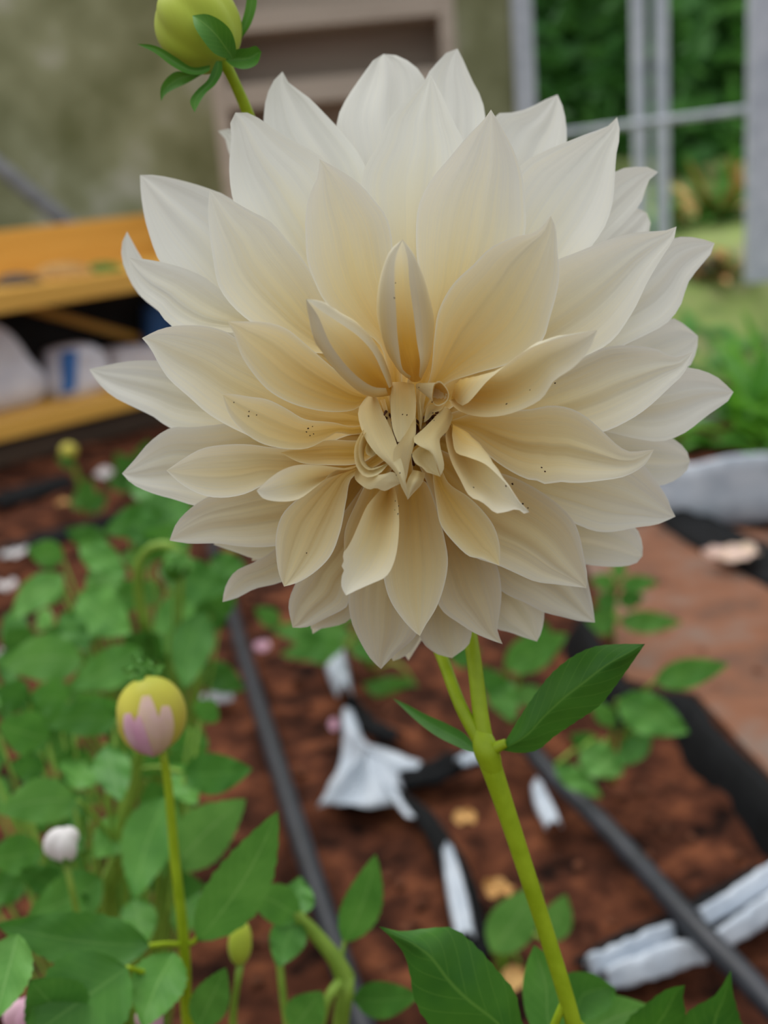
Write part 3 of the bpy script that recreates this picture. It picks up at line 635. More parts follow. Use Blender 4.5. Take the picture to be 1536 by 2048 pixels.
# ================================================================== BACKGROUND PLANTS
def leaf(parent, b, t, w, d0, d1, mat='leaf_mid', bend=0.0, tilt=0.0, cup=None, round_=False):
    """one toothed ovate leaf from pixel b to pixel t, w pixels wide, distances d0 to d1"""
    nt, nu = 22, 9; dx, dy = t[0]-b[0], t[1]-b[1]; L = math.hypot(dx, dy); nxp, nyp = -dy/L, dx/L
    sz = L*d0/FPX; cup = .10*w*d0/FPX if cup is None else cup
    V, UV = [], []
    for i in range(nt):
        f = i/(nt-1); sh = (math.sin(math.pi*f**.78)**.85)*(1-.12*f) if not round_ else math.sin(math.pi*f)**.6
        if i % 2 and 2 < i < nt-2: sh *= 1.07
        ww = w/2*sh + (1.0 if i == 0 else 0)
        cx = b[0]+dx*f+nxp*bend*math.sin(math.pi*f); cy = b[1]+dy*f+nyp*bend*math.sin(math.pi*f)
        d = d0+(d1-d0)*f
        for j in range(nu):
            u = -1+2*j/(nu-1)
            V.append(P(cx+nxp*ww*u, cy+nyp*ww*u, d + cup*(.5-abs(u)**1.3)*sh + tilt*u*ww*d/FPX + .0025*math.sin(f*16+u*3)*abs(u)*d)); UV.append(((u+1)/2, f))
    if parent and parent.get('petioles'):
        p0, ft = P(b[0], b[1], d0), org(parent); q1 = p0.lerp(ft, .45); q1.z = p0.z*.62
        tube('petiole', [P(b[0]+dx*.05, b[1]+dy*.05, d0), q1, ft+Vector((0, 0, .015))], [.0014, .0018, .0022], 'stem2', parent, seg=6, n=9)
    return mesh('leaf', V, gridfaces(nt, nu), mat, parent, uvs=UV)
def ball(name, c, r, mat, parent=None, ax=None, el=1.1, ribs=7, loc=None, amp=.05, pigf=None):
    ax = (ax or Vector((0, 0, 1))).normalized(); s = ax.orthogonal().normalized(); t2 = ax.cross(s); V, UV, PG = [], [], []; nr, ns = 18, 36
    for i in range(nr):
        t = i/(nr-1); ph = math.pi*(.02+.96*t); h = -math.cos(ph)*r*el; rr = r*math.sin(ph)
        for k in range(ns):
            an = 2*math.pi*k/ns; o = abs(math.sin((an+1.2*t)*ribs/2)); q = rr*(1+amp*(o-.6))
            V.append(c+ax*h+q*(math.cos(an)*s+math.sin(an)*t2)); UV.append((k/ns, t)); PG.append((pigf(t, o) if pigf else .5*(1-t)))
    return mesh(name, V, gridfaces(nr, ns, True)+[tuple(range(ns))[::-1], tuple(range((nr-1)*ns, nr*ns))], mat, parent, loc=loc, uvs=UV, pig=PG)
def foot(x, y, d):
    p = P(x, y, d); return Vector((p.x, p.y, -.01))
def plantroot(name, label, at, cat='plant', group=None):
    return tag(empty(name, at), label, cat, group)
D, Mi, Li = 'leaf_dark', 'leaf_mid', 'leaf_light'

# --- budding dahlia on the left: yellow bud with a pink tip
f0 = foot(382, 2060, .60)
pb = plantroot('budding_dahlia', 'dahlia plant with a yellow bud opening pink at its tip on a tall thin stem', f0)
bcn = P(303, 1428, .56)
tube('stem', [P(322, 1490, .565), P(335, 1560, .568), P(350, 1720, .575), P(368, 1885, .585), P(376, 2048, .60), f0+Vector((0, 0, .12)), f0], [.0020, .0022, .0026, .0029, .0032, .004, .0045], 'stem', pb, n=50)
yb = ball('bud', bcn, .0178, 'ybud', pb, ax=P(300, 1350, .56)-P(312, 1500, .55), el=1.08, ribs=6, amp=.08, pigf=lambda t, o: .1+.8*(t**2), loc=bcn)
yb['label'] = 'yellow bud with pink petals showing'
yax = (P(300, 1350, .56)-P(312, 1500, .55)).normalized(); ys_ = (-F_ - yax*(-F_).dot(yax)).normalized(); yt_ = yax.cross(ys_)
for k, (ph0, hw, top, mt, rs) in enumerate([(-.45, .42, .50, 'pink', 1.05), (.12, .42, .62, 'ppeach', 1.07), (.62, .40, .52, 'ppeach', 1.055), (-.95, .34, .40, 'ybud', 1.05), (-.12, .24, .46, 'pink', 1.09)]):
    V, UV = [], []
    for i in range(12):
        f = i/11; t = top*(1-f)-.02*f; lat = math.pi*(.02+.96*max(t, .0)); wv = hw*(math.sin(math.pi*min(1, .06+f*.5))**.8)
        for j in range(7):
            u = -1+j/3; an = ph0+wv*u*(1 if lat > .5 else 1)
            V.append(bcn - yax*math.cos(lat)*.0178*1.08*(rs+.05*f) + .0178*rs*math.sin(lat)*(math.cos(an)*ys_+math.sin(an)*yt_)); UV.append(((u+1)/2, f))
    mesh('petal', V, gridfaces(12, 7), mt, yb, uvs=UV, pig=[.2]*len(V))
for (b, t, w) in [((290,1358),(240,1335),26), ((292,1352),(262,1310),24), ((305,1352),(292,1312),20), ((300,1350),(330,1330),20)]:
    o = leaf(yb, b, t, w, .545, .545, Li); o.name = 'sepal'
for q in [((396,1882),(556,1622),118,.58,.54,Mi,14,.3), ((300,1892),(-10,1848),120,.57,.55,D,-10,.3), ((350,1905),(285,2056),110,.56,.53,Mi,8,.2),
          ((255,1935),(50,2080),190,.54,.50,D,0,.15), ((395,2056),(452,1935),78,.57,.55,Mi,0,.2), ((36,1868),(-10,2040),96,.52,.50,Li,0,.2), ((150,2060),(60,1960),150,.53,.50,D,0,.1)]:
    leaf(pb, *q)
tube('petiole', [P(368, 1887, .585), P(385, 1885, .583), P(400, 1868, .58)], .0014, 'stem', pb, seg=8)
tube('petiole', [P(369, 1890, .585), P(335, 1888, .578), P(298, 1892, .57)], .0014, 'stem', pb, seg=8)
tube('petiole', [P(372, 1990, .595), P(330, 1960, .57), P(255, 1935, .54)], .0014, 'stem', pb, seg=8)

# --- leafy plant behind it, with a thick pale stalk
f1 = foot(205, 1990, .80)
pl = plantroot('leafy_dahlia', 'bushy green dahlia plant with a thick pale stalk behind the yellow bud', f1); pl['petioles'] = 1
tube('stem', [P(285, 1480, .75), P(262, 1580, .76), P(238, 1700, .77), P(210, 1840, .79), f1+Vector((0, 0, .06)), f1], [.0035, .0048, .0058, .006, .006, .006], 'stem2', pl, n=40)
for q in [((100,1480),(-5,1450),95,.80,.76,Mi), ((235,1440),(85,1450),75,.82,.78,D,8), ((212,1490),(242,1605),78,.74,.70,D), ((155,1600),(-5,1625),95,.76,.70,Li,10),
          ((85,1700),(-30,1722),85,.74,.70,Mi), ((205,1760),(55,1830),105,.74,.68,Mi,-8), ((255,1640),(185,1715),78,.78,.74,Li), ((335,1590),(268,1800),110,.74,.70,Mi,10,.3),
          ((350,1735),(492,1598),112,.72,.68,Li,-8,.2), ((365,1545),(505,1538),86,.74,.70,D,6), ((340,1530),(395,1610),70,.76,.72,Mi), ((270,1795),(288,1895),76,.74,.70,Mi),
          ((90,1540),(20,1530),70,.80,.78,D), ((140,1400),(60,1390),80,.86,.84,Mi), ((60,1400),(-10,1380),70,.86,.84,D), ((170,1520),(150,1580),90,.82,.8,Mi), ((130,1780),(40,1740),70,.74,.72,D),
          ((330,1660),(300,1560),90,.80,.78,D), ((110,1655),(170,1700),70,.78,.76,D), ((400,1440),(430,1400),60,.86,.84,Mi), ((60,1640),(120,1590),60,.8,.78,Li), ((60,1860),(180,1790),90,.76,.72,D)]:
    leaf(pl, *q)
for a, b in [((262,1580),(210,1490)), ((240,1700),(155,1600)), ((236,1710),(205,1760)), ((255,1620),(350,1735)), ((270,1540),(365,1545)), ((262,1570),(235,1440))]:
    tube('petiole', [P(*a, .765), P((a[0]+b[0])/2, (a[1]+b[1])/2-8, .76), P(*b, .75)], .0015, 'stem2', pl, seg=7, n=10)

rl = random.Random(5)
for k in range(34):
    x, y = rl.uniform(-20, 400), rl.uniform(1400, 1830); an = rl.uniform(0, 6.28); L_ = rl.uniform(80, 130)
    leaf(pl, (x, y), (x+L_*math.cos(an), y+L_*.8*math.sin(an)), L_*rl.uniform(.55, .75), .86+rl.uniform(-.02, .06), .85+rl.uniform(-.03, .05), rl.choice([D, Mi, Mi, Li]), rl.uniform(-8, 8), rl.uniform(-.4, .4))
# --- plant further back on the left with a nodding bud on a crooked neck
f2 = foot(300, 1420, 1.12)
pc = plantroot('nodding_dahlia', 'leafy dahlia plant with a small bud nodding on a hooked neck', f2); pc['petioles'] = 1
tube('stem', [f2, P(306, 1330, 1.05), P(288, 1250, 1.02), P(276, 1165, 1.0), P(282, 1118, .99), P(305, 1094, .985), P(340, 1092, .98), P(362, 1108, .98)], [.006, .005, .0048, .0046, .0042, .0042, .0042, .0045], 'stem2', pc, n=50)
ball('bud', P(352, 1130, .98), .0125, 'sepal', pc, ax=P(348, 1150, .98)-P(362, 1110, .98), el=1.15, ribs=5, amp=.1)
for (b, t) in [((366,1108),(384,1140)), ((350,1108),(335,1140)), ((362,1105),(362,1148))]:
    o = leaf(pc, b, t, 18, .965, .96, Li); o.name = 'sepal'
for q in [((128,1115),(52,1098),58,1.15,1.12,Mi), ((126,1150),(20,1238),66,1.10,1.05,Li,6), ((160,1085),(255,1152),64,1.12,1.08,Mi), ((158,1185),(262,1268),105,1.06,1.0,Mi,6),
          ((122,1225),(180,1305),56,1.0,.98,D), ((165,1318),(0,1330),98,.95,.92,Li,8), ((282,1300),(135,1375),82,.95,.90,Mi,-6), ((335,1035),(205,1065),74,1.2,1.15,D,6),
          ((372,975),(295,1065),90,1.25,1.2,D), ((330,1150),(465,1172),92,1.1,1.05,D,4), ((385,1200),(305,1265),74,1.05,1.0,Mi), ((405,1225),(368,1380),86,1.0,.96,D,6),
          ((240,1120),(170,1200),70,1.14,1.1,Li), ((420,1120),(500,1150),60,1.15,1.12,D), ((250,1030),(330,1090),70,1.18,1.15,D), ((420,1230),(470,1170),60,1.1,1.08,Mi),
          ((230,1200),(300,1180),60,1.12,1.1,Mi), ((60,1300),(10,1260),70,1.05,1.0,D), ((200,1240),(110,1270),80,1.08,1.05,D), ((320,1320),(250,1270),80,1.04,1.0,D), ((130,1190),(40,1170),60,1.15,1.12,Mi), ((380,1060),(300,1100),70,1.2,1.16,Mi),
          ((270,940),(330,1010),76,1.35,1.3,D), ((215,1090),(130,1060),54,1.3,1.28,D), ((440,1260),(400,1180),60,1.12,1.1,D)]:
    leaf(pc, *q)
for k in range(34):
    x, y = rl.uniform(-20, 430), rl.uniform(1090, 1400); an = rl.uniform(0, 6.28); L_ = rl.uniform(60, 110)
    if y < 1200-.4*x: continue
    leaf(pc, (x, y), (x+L_*math.cos(an), y+L_*.8*math.sin(an)), L_*rl.uniform(.55, .75), 1.16+rl.uniform(-.02, .06), 1.15+rl.uniform(-.03, .05), rl.choice([D, Mi, Mi, Li]), rl.uniform(-8, 8), rl.uniform(-.4, .4))
# --- far yellow bud
f3 = G(172, 1030); pd = plantroot('far_budding_dahlia', 'distant young dahlia with one small bright yellow bud before the shelving', f3)
dd = (f3-CAM).dot(F_)
tube('stem', [f3, P(165, 985, dd-.05), P(150, 940, dd-.08), P(138, 910, dd-.1)], .006, 'stem2', pd)
ball('bud', P(137, 902, dd-.1), .020, 'ybud', pd, el=.95)
for q in [((166,1020),(178,955),46,dd-.06,dd-.12,Mi), ((168,1010),(140,1000),30,dd-.08,dd-.1,Li), ((150,930),(112,915),26,dd-.1,dd-.14,D), ((172,1022),(215,985),40,dd-.05,dd-.05,D)]: leaf(pd, *q)
f3b = G(270, 985); pd2 = plantroot('low_leaf_clump', 'low clump of dark green leaves at the foot of the shelving', f3b)
dd = (f3b-CAM).dot(F_)
for q in [((268,960),(230,905),46,dd-.05,dd-.1,D), ((275,960),(300,880),52,dd,dd-.05,D), ((268,965),(340,920),60,dd-.05,dd-.1,Mi), ((270,970),(210,960),40,dd-.05,dd-.1,D)]: leaf(pd2, *q)
tube('stem', [f3b, P(270, 960, dd-.02)], .005, 'stem2', pd2)

# --- pale closed bud at the bottom and a branching stalk
f4 = foot(462, 2090, .62); pe = plantroot('closed_bud_dahlia', 'slim pale green closed bud on a thin stalk above the soil', f4)
tube('stem', [P(481, 1925, .60), P(476, 1960, .60), P(466, 2048, .61), f4+Vector((0, 0, .1)), f4], [.0022, .0018, .0022, .003, .003], 'stem2', pe)
ball('bud', P(480, 1886, .60), .0066, 'bud', pe, ax=P(484, 1840, .6)-P(478, 1930, .6), el=1.85, ribs=4, amp=.08)
f5 = foot(690, 2080, .66); pf = plantroot('branching_dahlia', 'forked dahlia stalk with drooping leaves beside the black drip pipe', f5)
tube('stem', [f5, f5+Vector((0, 0, .1)), P(682, 2048, .655), P(692, 1985, .65), P(690, 1950, .65)], [.006, .0055, .005, .005, .0058], 'stem2', pf)
tube('stem', [P(690, 1955, .65), P(672, 1920, .648), P(632, 1870, .645), P(590, 1828, .64), P(560, 1800, .64)], [.0058, .0048, .0042, .0038, .0025], 'stem2', pf)
tube('stem', [P(690, 1955, .65), P(660, 1990, .64), P(640, 2056, .64)], [.004, .003, .003], 'stem2', pf)
for q in [((600,1838),(488,1782),82,.64,.60,Mi,8,.3), ((592,1832),(600,1752),70,.64,.66,D), ((590,1835),(555,1935),76,.64,.62,D), ((690,1885),(752,1708),80,.66,.63,Mi,8,.2), ((706,1998),(840,1990),78,.66,.62,D,6), ((585,2060),(645,1982),84,.62,.60,Mi)]:
    leaf(pf, *q)
tube('petiole', [P(690, 1950, .65), P(684, 1915, .655), P(690, 1880, .66)], .0014, 'stem2', pf, seg=7)
tube('petiole', [P(560, 1930, .63), P(566, 1990, .63), P(575, 2060, .63)], .0022, 'stem2', pf, seg=7)
# --- plants in the middle and right of the bed
def small(name, label, px, lst, h=.06, group=None):
    f = G(*px); r = plantroot(name, label, f, group=group); d = (f-CAM).dot(F_)
    top = None
    for (b, t, w, mt, off) in lst:
        leaf(r, b, t, w, d-off, d-off-.03, mt)
        tube('petiole', [f+Vector((0, 0, -.005)), f.lerp(P(*b, d-off), .5)+Vector((0, 0, .035)), P(*b, d-off)], [.003, .0024, .0018], 'stem2', r, seg=7, n=10)
    return r
small('low_dahlia', 'low dahlia with a curled pale leaf behind the white plastic', (745, 1335), [((700,1268),(545,1262),60,Li,.1), ((690,1290),(560,1310),50,Mi,.12), ((650,1330),(600,1230),54,Li,.1), ((700,1300),(800,1290),50,Li,.06), ((850,1400),(725,1368),68,Mi,.03), ((720,1230),(640,1200),60,Mi,.1), ((560,1250),(510,1215),40,Mi,.05)])
small('low_dahlia', 'low dahlia with light green leaves just behind the stem fork', (1020, 1440), [((1010,1335),(1135,1268),76,Mi,.12), ((985,1350),(1030,1445),62,Mi,.1), ((1090,1420),(1150,1340),50,D,.05), ((1010,1400),(960,1330),50,D,.1), ((1090,1290),(1050,1240),60,D,.08), ((900,1320),(960,1300),50,D,.05), ((1030,1400),(1090,1380),46,Li,.08)])
small('leafy_sprout', 'leafy sprout with pointed leaves beside the black bag wall', (1225, 1560), [((1310,1362),(1458,1328),62,Mi,.16), ((1235,1400),(1378,1466),86,Mi,.14), ((1160,1500),(1248,1548),74,Li,.1), ((1300,1470),(1225,1535),54,D,.1), ((1110,1530),(1205,1595),46,Mi,.09), ((1200,1500),(1140,1470),46,D,.05), ((1230,1450),(1180,1400),40,Mi,.1)])
small('upright_sprout', 'upright sprout with paired leaves at the edge of the path', (1225, 1290), [((1238,1243),(1365,1245),46,Mi,.06), ((1232,1243),(1172,1240),60,Mi,.06), ((1240,1170),(1318,1164),36,Mi,.1), ((1230,1168),(1180,1158),36,Mi,.1), ((1236,1200),(1290,1195),40,D,.08), ((1234,1200),(1190,1205),44,D,.08), ((1236,1160),(1240,1110),30,Li,.1)])
small('round_leaf_sprout', 'young sprout with two rounded pale leaves at the foot of the flowering stem', (1000, 1960), [((985,1905),(1080,1768),98,Li,.08), ((1098,1885),(1132,1788),66,Li,.06), ((1040,1930),(1010,1990),50,'dry',.02)])
print('plants done')

# ================================================================== PIPES AND PLASTIC ON THE SOIL
def gpts(l, h): return [G(x, y, h) for x, y in l]
PIPE1 = [(425,1090),(455,1190),(482,1290),(515,1400),(555,1530),(598,1670),(640,1800),(690,1950),(730,2070),(790,2260)]
PIPE2 = [(1045,1480),(1095,1540),(1150,1592),(1205,1648),(1280,1730),(1350,1810),(1420,1885),(1490,1955),(1550,2020),(1700,2180)]
tag(tube('drip_pipe', gpts(PIPE1, .022), .0125, 'pipe', seg=16, n=90), 'straight black irrigation pipe running past the white star of plastic', 'pipe')
tag(tube('drip_pipe', [G(x, y, h) for (x, y), h in zip(PIPE2, (.024, .024, .024, .024, .026, .034, .037, .032, .026, .024))], .0118, 'pipe', seg=16, n=90), 'black irrigation pipe crossing over the folded white plastic strips', 'pipe')
KEEP = []      # spots where no loose crumb of soil may lie
def ribbon(name, pts, w, mat, label, h=.012, arch=.012, cat='plastic', folds=3, parent=None):
    """a folded strip of sheet lying along pixels pts, w = widths in metres"""
    n = 36; q = catmull([tuple(G(x, y, h))+(ww,) for (x, y), ww in zip(pts, w)], n); V = []; nc = 13; top = []
    for i in range(n):
        p = Vector(q[i][:3]); a = Vector(q[max(0, i-1)][:3]); b = Vector(q[min(n-1, i+1)][:3]); d = (b-a); d.z = 0; d.normalize(); s = Vector((-d.y, d.x, 0))
        KEEP.append((p.x, p.y, q[i][3]/2+.014))
        for j in range(nc):
            u = -1+2*j/(nc-1)
            z = arch*(1-u*u)+.0035*math.cos(u*math.pi*folds)*(1-u*u) + .004*noise.noise(Vector((i*.22, u*2, len(label) % 17)))
            V.append(p+s*q[i][3]/2*u+Vector((0, 0, z)))
    o = mesh(name, V, gridfaces(n, nc), mat, parent)
    md = o.modifiers.new('thick', 'SOLIDIFY'); md.thickness = .0012
    if parent is None: tag(o, label, cat)
    return o
# crumpled white star where the grow bags meet
outl = [(632,1603),(655,1562),(680,1515),(684,1460),(686,1405),(703,1408),(718,1450),(735,1476),(790,1492),(848,1528),(806,1556),(812,1585),(834,1618),(812,1620),(788,1596),(740,1606),(690,1594)]
ctr = (738, 1548); V = []; F2 = []; nn_ = len(outl)*4
oc = catmull(outl+[outl[0]], nn_+1)[:-1]; rings = 9
for r in range(rings):
    t = r/(rings-1)
    for k, (x, y) in enumerate(oc):
        ang = k/nn_*2*math.pi
        hh = .012+.040*(1-t)**1.2 + .010*math.sin(ang*5+1)*t*(1-t)*3 + .006*noise.noise(Vector((x*.03, y*.03, 5)))
        px_, py_ = ctr[0]+(x-ctr[0])*(t*.98+.02), ctr[1]+(y-ctr[1])*(t*.98+.02)
        g = G(px_, py_, .02); V.append(Vector((g.x, g.y, hh)))
o = mesh('plastic_sheet', V, gridfaces(rings, nn_, True)+[tuple(range(nn_))], 'white_plastic'); o.modifiers.new('thick', 'SOLIDIFY').thickness = .0012
tag(o, 'crumpled white plastic gathered into a star shape on the red soil', 'plastic')
ribbon('plastic_strip', [(668,1300),(676,1345),(690,1395)], [.03, .032, .02], 'white_plastic', 'short upright white plastic fold above the star', .02, .02)
ribbon('plastic_strip', [(700,1400),(735,1450),(800,1480)], [.02, .03, .02], 'black_plastic', 'black plastic edge tucked behind the white star', .0, .01)
ribbon('plastic_strip', [(800,1570),(860,1552),(920,1528),(975,1512)], [.03, .045, .04, .035], 'black_plastic', 'black plastic strip from the white star to the flowering stem', .006, .014)
ribbon('plastic_strip', [(918,1530),(945,1518),(985,1508)], [.014, .022, .02], 'white_plastic', 'small white plastic flap showing behind the stem fork', .024, .008)
ribbon('plastic_strip', [(795,1592),(850,1640),(890,1700),(918,1765),(938,1850),(950,1930)], [.014, .022, .028, .032, .034, .03], 'black_plastic', 'black curving plastic strip below the white star', .006, .012)
ribbon('plastic_strip', [(896,1705),(908,1760),(920,1820),(932,1880)], [.010, .017, .019, .017], 'white_plastic', 'narrow white plastic strip lying on the black curving one', .026, .010)
ribbon('plastic_strip', [(1176,1944),(1236,1920),(1296,1895),(1346,1877)], [.010, .014, .014, .009], 'white_plastic', 'upper white plastic strip left of the crossing pipe', .010, .014, folds=1)
ribbon('plastic_strip', [(1212,1972),(1280,1948),(1340,1924),(1408,1912)], [.012, .022, .026, .016], 'white_plastic', 'lower white plastic strip with a rounded lobe beside the crossing pipe', .004, .016, folds=1)
ribbon('plastic_strip', [(1398,1848),(1450,1818),(1500,1785),(1560,1742)], [.012, .016, .018, .022], 'white_plastic', 'upper white plastic strip right of the crossing pipe', .012, .014, folds=1)
ribbon('plastic_strip', [(1428,1898),(1480,1863),(1530,1828),(1600,1776)], [.012, .020, .022, .026], 'white_plastic', 'lower white plastic strip right of the crossing pipe', .004, .016, folds=1)
ribbon('plastic_strip', [(1160,1945),(1260,1900),(1340,1868),(1410,1832),(1470,1795),(1522,1752)], [.03, .05, .05, .05, .045, .03], 'black_plastic', 'black plastic edging along the white strips', -.002, .008)
ribbon('plastic_strip', [(1074,1574),(1088,1612),(1108,1656)], [.012, .020, .018], 'white_plastic', 'dull white plastic scrap beside the upper end of a pipe', .012, .010)
ribbon('plastic_strip', [(385,1408),(425,1400),(465,1392)], [.03, .036, .03], 'grey_metal', 'flat grey strip lying on soil behind the yellow bud', .01, .006)
ribbon('plastic_strip', [(0,1114),(90,1084),(190,1060),(250,1036)], [.07, .08, .06, .04], 'black_plastic', 'black plastic edging across the soil in front of the shelving', .0, .02)
ribbon('plastic_strip', [(-20,1010),(60,985),(140,965)], [.10, .12, .08], 'black_plastic', 'short black plastic edge near the far yellow bud', .0, .02)
# tall black bag wall along the path
wl_ = [(1170,1240),(1262,1378),(1300,1392),(1385,1400),(1420,1450),(1536,1565),(1640,1670),(1760,1800)]
V = []; qn = 40; q = catmull([tuple(G(x, y, .03)) for x, y in wl_], qn)
for i in range(qn):
    p = Vector(q[i]); 
    for j, (dx_, z) in enumerate([(.012, -.02), (.010, .02), (.0, .036), (-.012, .030), (-.028, .008), (-.045, -.03)]):
        a = Vector(q[max(0, i-1)]); b = Vector(q[min(qn-1, i+1)]); d = b-a; d.z = 0; d.normalize(); s = Vector((d.y*-1, d.x, 0))
        V.append(Vector((p.x, p.y, 0))+s*dx_*(1 if s.x > 0 else -1)+Vector((0, 0, z+.004*noise.noise(Vector((i*.4, j, 3))))))
tag(mesh('bag_wall', V, gridfaces(qn, 6), 'black_plastic'), 'black plastic bag wall between the soil and the trodden path', 'plastic')
# petals and dry scraps lying about
def scrap(name, px, w, hgt, mat, label, cat, group=None, z=.02):
    c = G(px[0], px[1], z); d = (c-CAM).dot(F_); rr = w*d/FPX/2; V, UV = [], []; rot = random.random()*6
    for i in range(9):
        t = i/8; ww = math.sin(math.pi*min(1, .1+.9*t))**.7
        for j in range(7):
            u = -1+j/3; x = (t-.5)*2*rr; y = u*ww*rr*.8
            V.append(c+Vector((x*math.cos(rot)-y*math.sin(rot), x*math.sin(rot)+y*math.cos(rot), hgt*(u*u*.6+abs(t-.5))+.003*math.sin(x*300)))); UV.append(((u+1)/2, t))
    return tag(mesh(name, V, gridfaces(9, 7), mat, uvs=UV), label, cat, group)
scrap('fallen_petal', (32, 1112), 52, .012, 'white_petal', 'white fallen petal on bare soil beside the upper left leaves', 'petal')
scrap('fallen_petal', (14, 1178), 52, .012, 'white_petal', 'white fallen petal close to the long pale leaf', 'petal')
scrap('fallen_petal', (210, 955), 46, .02, 'white_petal', 'white scrap on the soil near the far yellow bud', 'petal')
scrap('fallen_petal', (8, 1316), 34, .01, 'white_petal', 'small white scrap half hidden by a light green leaf', 'petal')
scrap('fallen_petal', (668, 1458), 24, .01, 'pink', 'tiny pinkish scrap beside the white star', 'petal')
scrap('fallen_petal', (525, 1300), 40, .012, 'pink', 'pale pink scrap next to the straight pipe', 'petal')
scrap('fallen_petal', (1460, 1120), 110, .02, 'ppeach', 'pale heap of scraps on the path', 'petal', z=.03)
scrap('dry_leaf', (930, 1645), 60, .01, 'dry', 'yellowish dry leaf on soil left of the flowering stem', 'leaf')
scrap('dry_leaf', (995, 1790), 70, .012, 'dry', 'tan dry leaf on soil above the rounded pale leaves', 'leaf')
scrap('dry_leaf', (130, 1010), 36, .01, 'dry', 'pale dry leaf near the far yellow bud', 'leaf')
def bloom(px, d, r, mat, label):
    c = P(px[0], px[1], d); f = Vector((c.x, c.y, -.01)); root = plantroot('pink_bud', label, f, 'flower')
    b_ = ball('bud', c, r, mat, root, ax=Vector((.5, -.4, 1)), el=1.2, ribs=3, amp=.34)
    tube('stem', [c-Vector((0, 0, r)), c.lerp(f, .5)+Vector((.012, -.03, 0)), f], [.002, .0025, .003], 'stem2', root, seg=8)
    for k in range(5):
        an = k*1.26; s = Vector((math.cos(an), math.sin(an), 0)); V = []
        for i in range(6):
            t = i/5; w = .35*r*math.sin(math.pi*min(1, .15+.85*t))
            for u in (-1, 0, 1): V.append(c+Vector((0, 0, -r*1.2))+s*(r*1.05*math.sin(t*1.7))+Vector((-s.y, s.x, 0))*w*u+Vector((0, 0, r*1.1*t*t)))
        mesh('sepal', V, gridfaces(6, 3), Mi, root, uvs=[(.5, .5)]*len(V))
bloom((45, 2030), .56, .0085, 'pink', 'pink half open bud low among the dark leaves')
bloom((302, 2034), .55, .0070, 'pink', 'smaller pale pink bud under the bright green leaf')
bloom((125, 1688), .655, .0098, 'white_petal', 'white opening bud among the leaves left of the pale stalk')
# loose clods
for l_, h_ in ((PIPE1, .022), (PIPE2, .028)):
    for q in catmull([tuple(G(x, y, h_)) for x, y in l_], 160): KEEP.append((q[0], q[1], .028))
for q in catmull([tuple(G(x, y, .03)) for x, y in wl_], 60): KEEP.append((q[0], q[1], .075))
gq = G(1530, 1010); KEEP.append((gq.x+.06, gq.y+.10, .42))
gq = G(745, 1335); KEEP.append((gq.x, gq.y, .03)); gq = G(738, 1548, .02); KEEP.append((gq.x, gq.y, .10))
bm = bmesh.new()
for k in range(900):
    y = .8+1.6*random.random()**1.3; x = random.uniform(-.6, .75)*y
    r = random.uniform(.004, .012)*(1 if y > 1.2 else .8)
    if any((x-a)**2+(y-b)**2 < c*c for a, b, c in KEEP): continue
    mt = Matrix.Translation((x, y, soilz(x, y)+r*.3)) @ Matrix.Rotation(random.random()*6, 4, Vector((random.random(), random.random(), 1)).normalized()) @ Matrix.Diagonal((r, r*random.uniform(.6, 1), r*random.uniform(.5, .9), 1))
    bmesh.ops.create_icosphere(bm, subdivisions=1, radius=1, matrix=mt)
me = bpy.data.meshes.new('soil_clods'); bm.to_mesh(me); bm.free()
tag(link('soil_clods', me, 'clod'), 'loose red brown crumbs of soil strewn over the bed', 'soil', kind='stuff')
print('ground done')

# ================================================================== SHELVING ON THE LEFT
A0 = G(0, 935); A1 = G(330, 848); ax_ = (A1-A0); ax_.z = 0; ax_.normalize(); ay_ = Vector((-ax_.y, ax_.x, 0))
if ay_.y < 0: ay_ = -ay_
def onplane(x, y, off=0.0):
    r = ray(x, y); n_ = ay_; o = A0+ay_*off; t = (o-CAM).dot(n_)/r.dot(n_); return CAM+r*t
SHL = empty('wooden_shelving', (A0.x, A0.y, 0)); tag(SHL, 'yellow varnished wooden shelving with two boards and an upright back board', 'shelf')
Z = Vector((0, 0, 1)); xs = -.55; Lx = 1.56
def board(nm, yt, yb, off, dep, mat='yellow_wood', xa=None, L=None):
    zt = onplane(*yt, off).z; zb = onplane(*yb, off).z; xa = xs if xa is None else xa
    o_ = Vector((A0.x, A0.y, 0))+ax_*xa+ay_*off+Z*min(zt, zb)
    return box(nm, o_, ax_*(L or Lx), ay_*dep, Z*abs(zt-zb), mat, SHL, .004), zt, zb
_, z1, z0 = board('shelf_board', (0, 846), (0, 884), 0, .5)
_, z3, z2 = board('shelf_board', (0, 582), (0, 628), 0, .5)
_, zt_, _ = board('back_board', (0, 462), (0, 575), .46, .03)
board('plinth', (0, 890), (0, 935), .04, .42, 'dark_wood')
for k in (xs, .0-.06, Lx+xs-.07):
    box('upright', Vector((A0.x, A0.y, -.04))+ax_*k+ay_*.05, ax_*.06, ay_*.05, Z*(zt_+.03), 'dark_wood', SHL, .003)
    box('upright', Vector((A0.x, A0.y, -.04))+ax_*k+ay_*.49, ax_*.06, ay_*.05, Z*(zt_+.03), 'dark_wood', SHL, .003)
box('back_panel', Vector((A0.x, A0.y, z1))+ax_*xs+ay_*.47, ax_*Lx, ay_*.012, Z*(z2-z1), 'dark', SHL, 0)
a = onplane(50, 622, .435); b = onplane(300, 692, .435); dv2 = (b-a)
box('brace', a, dv2, ay_*.03, Z*.03+ax_*.005, 'yellow_wood', SHL, .002)
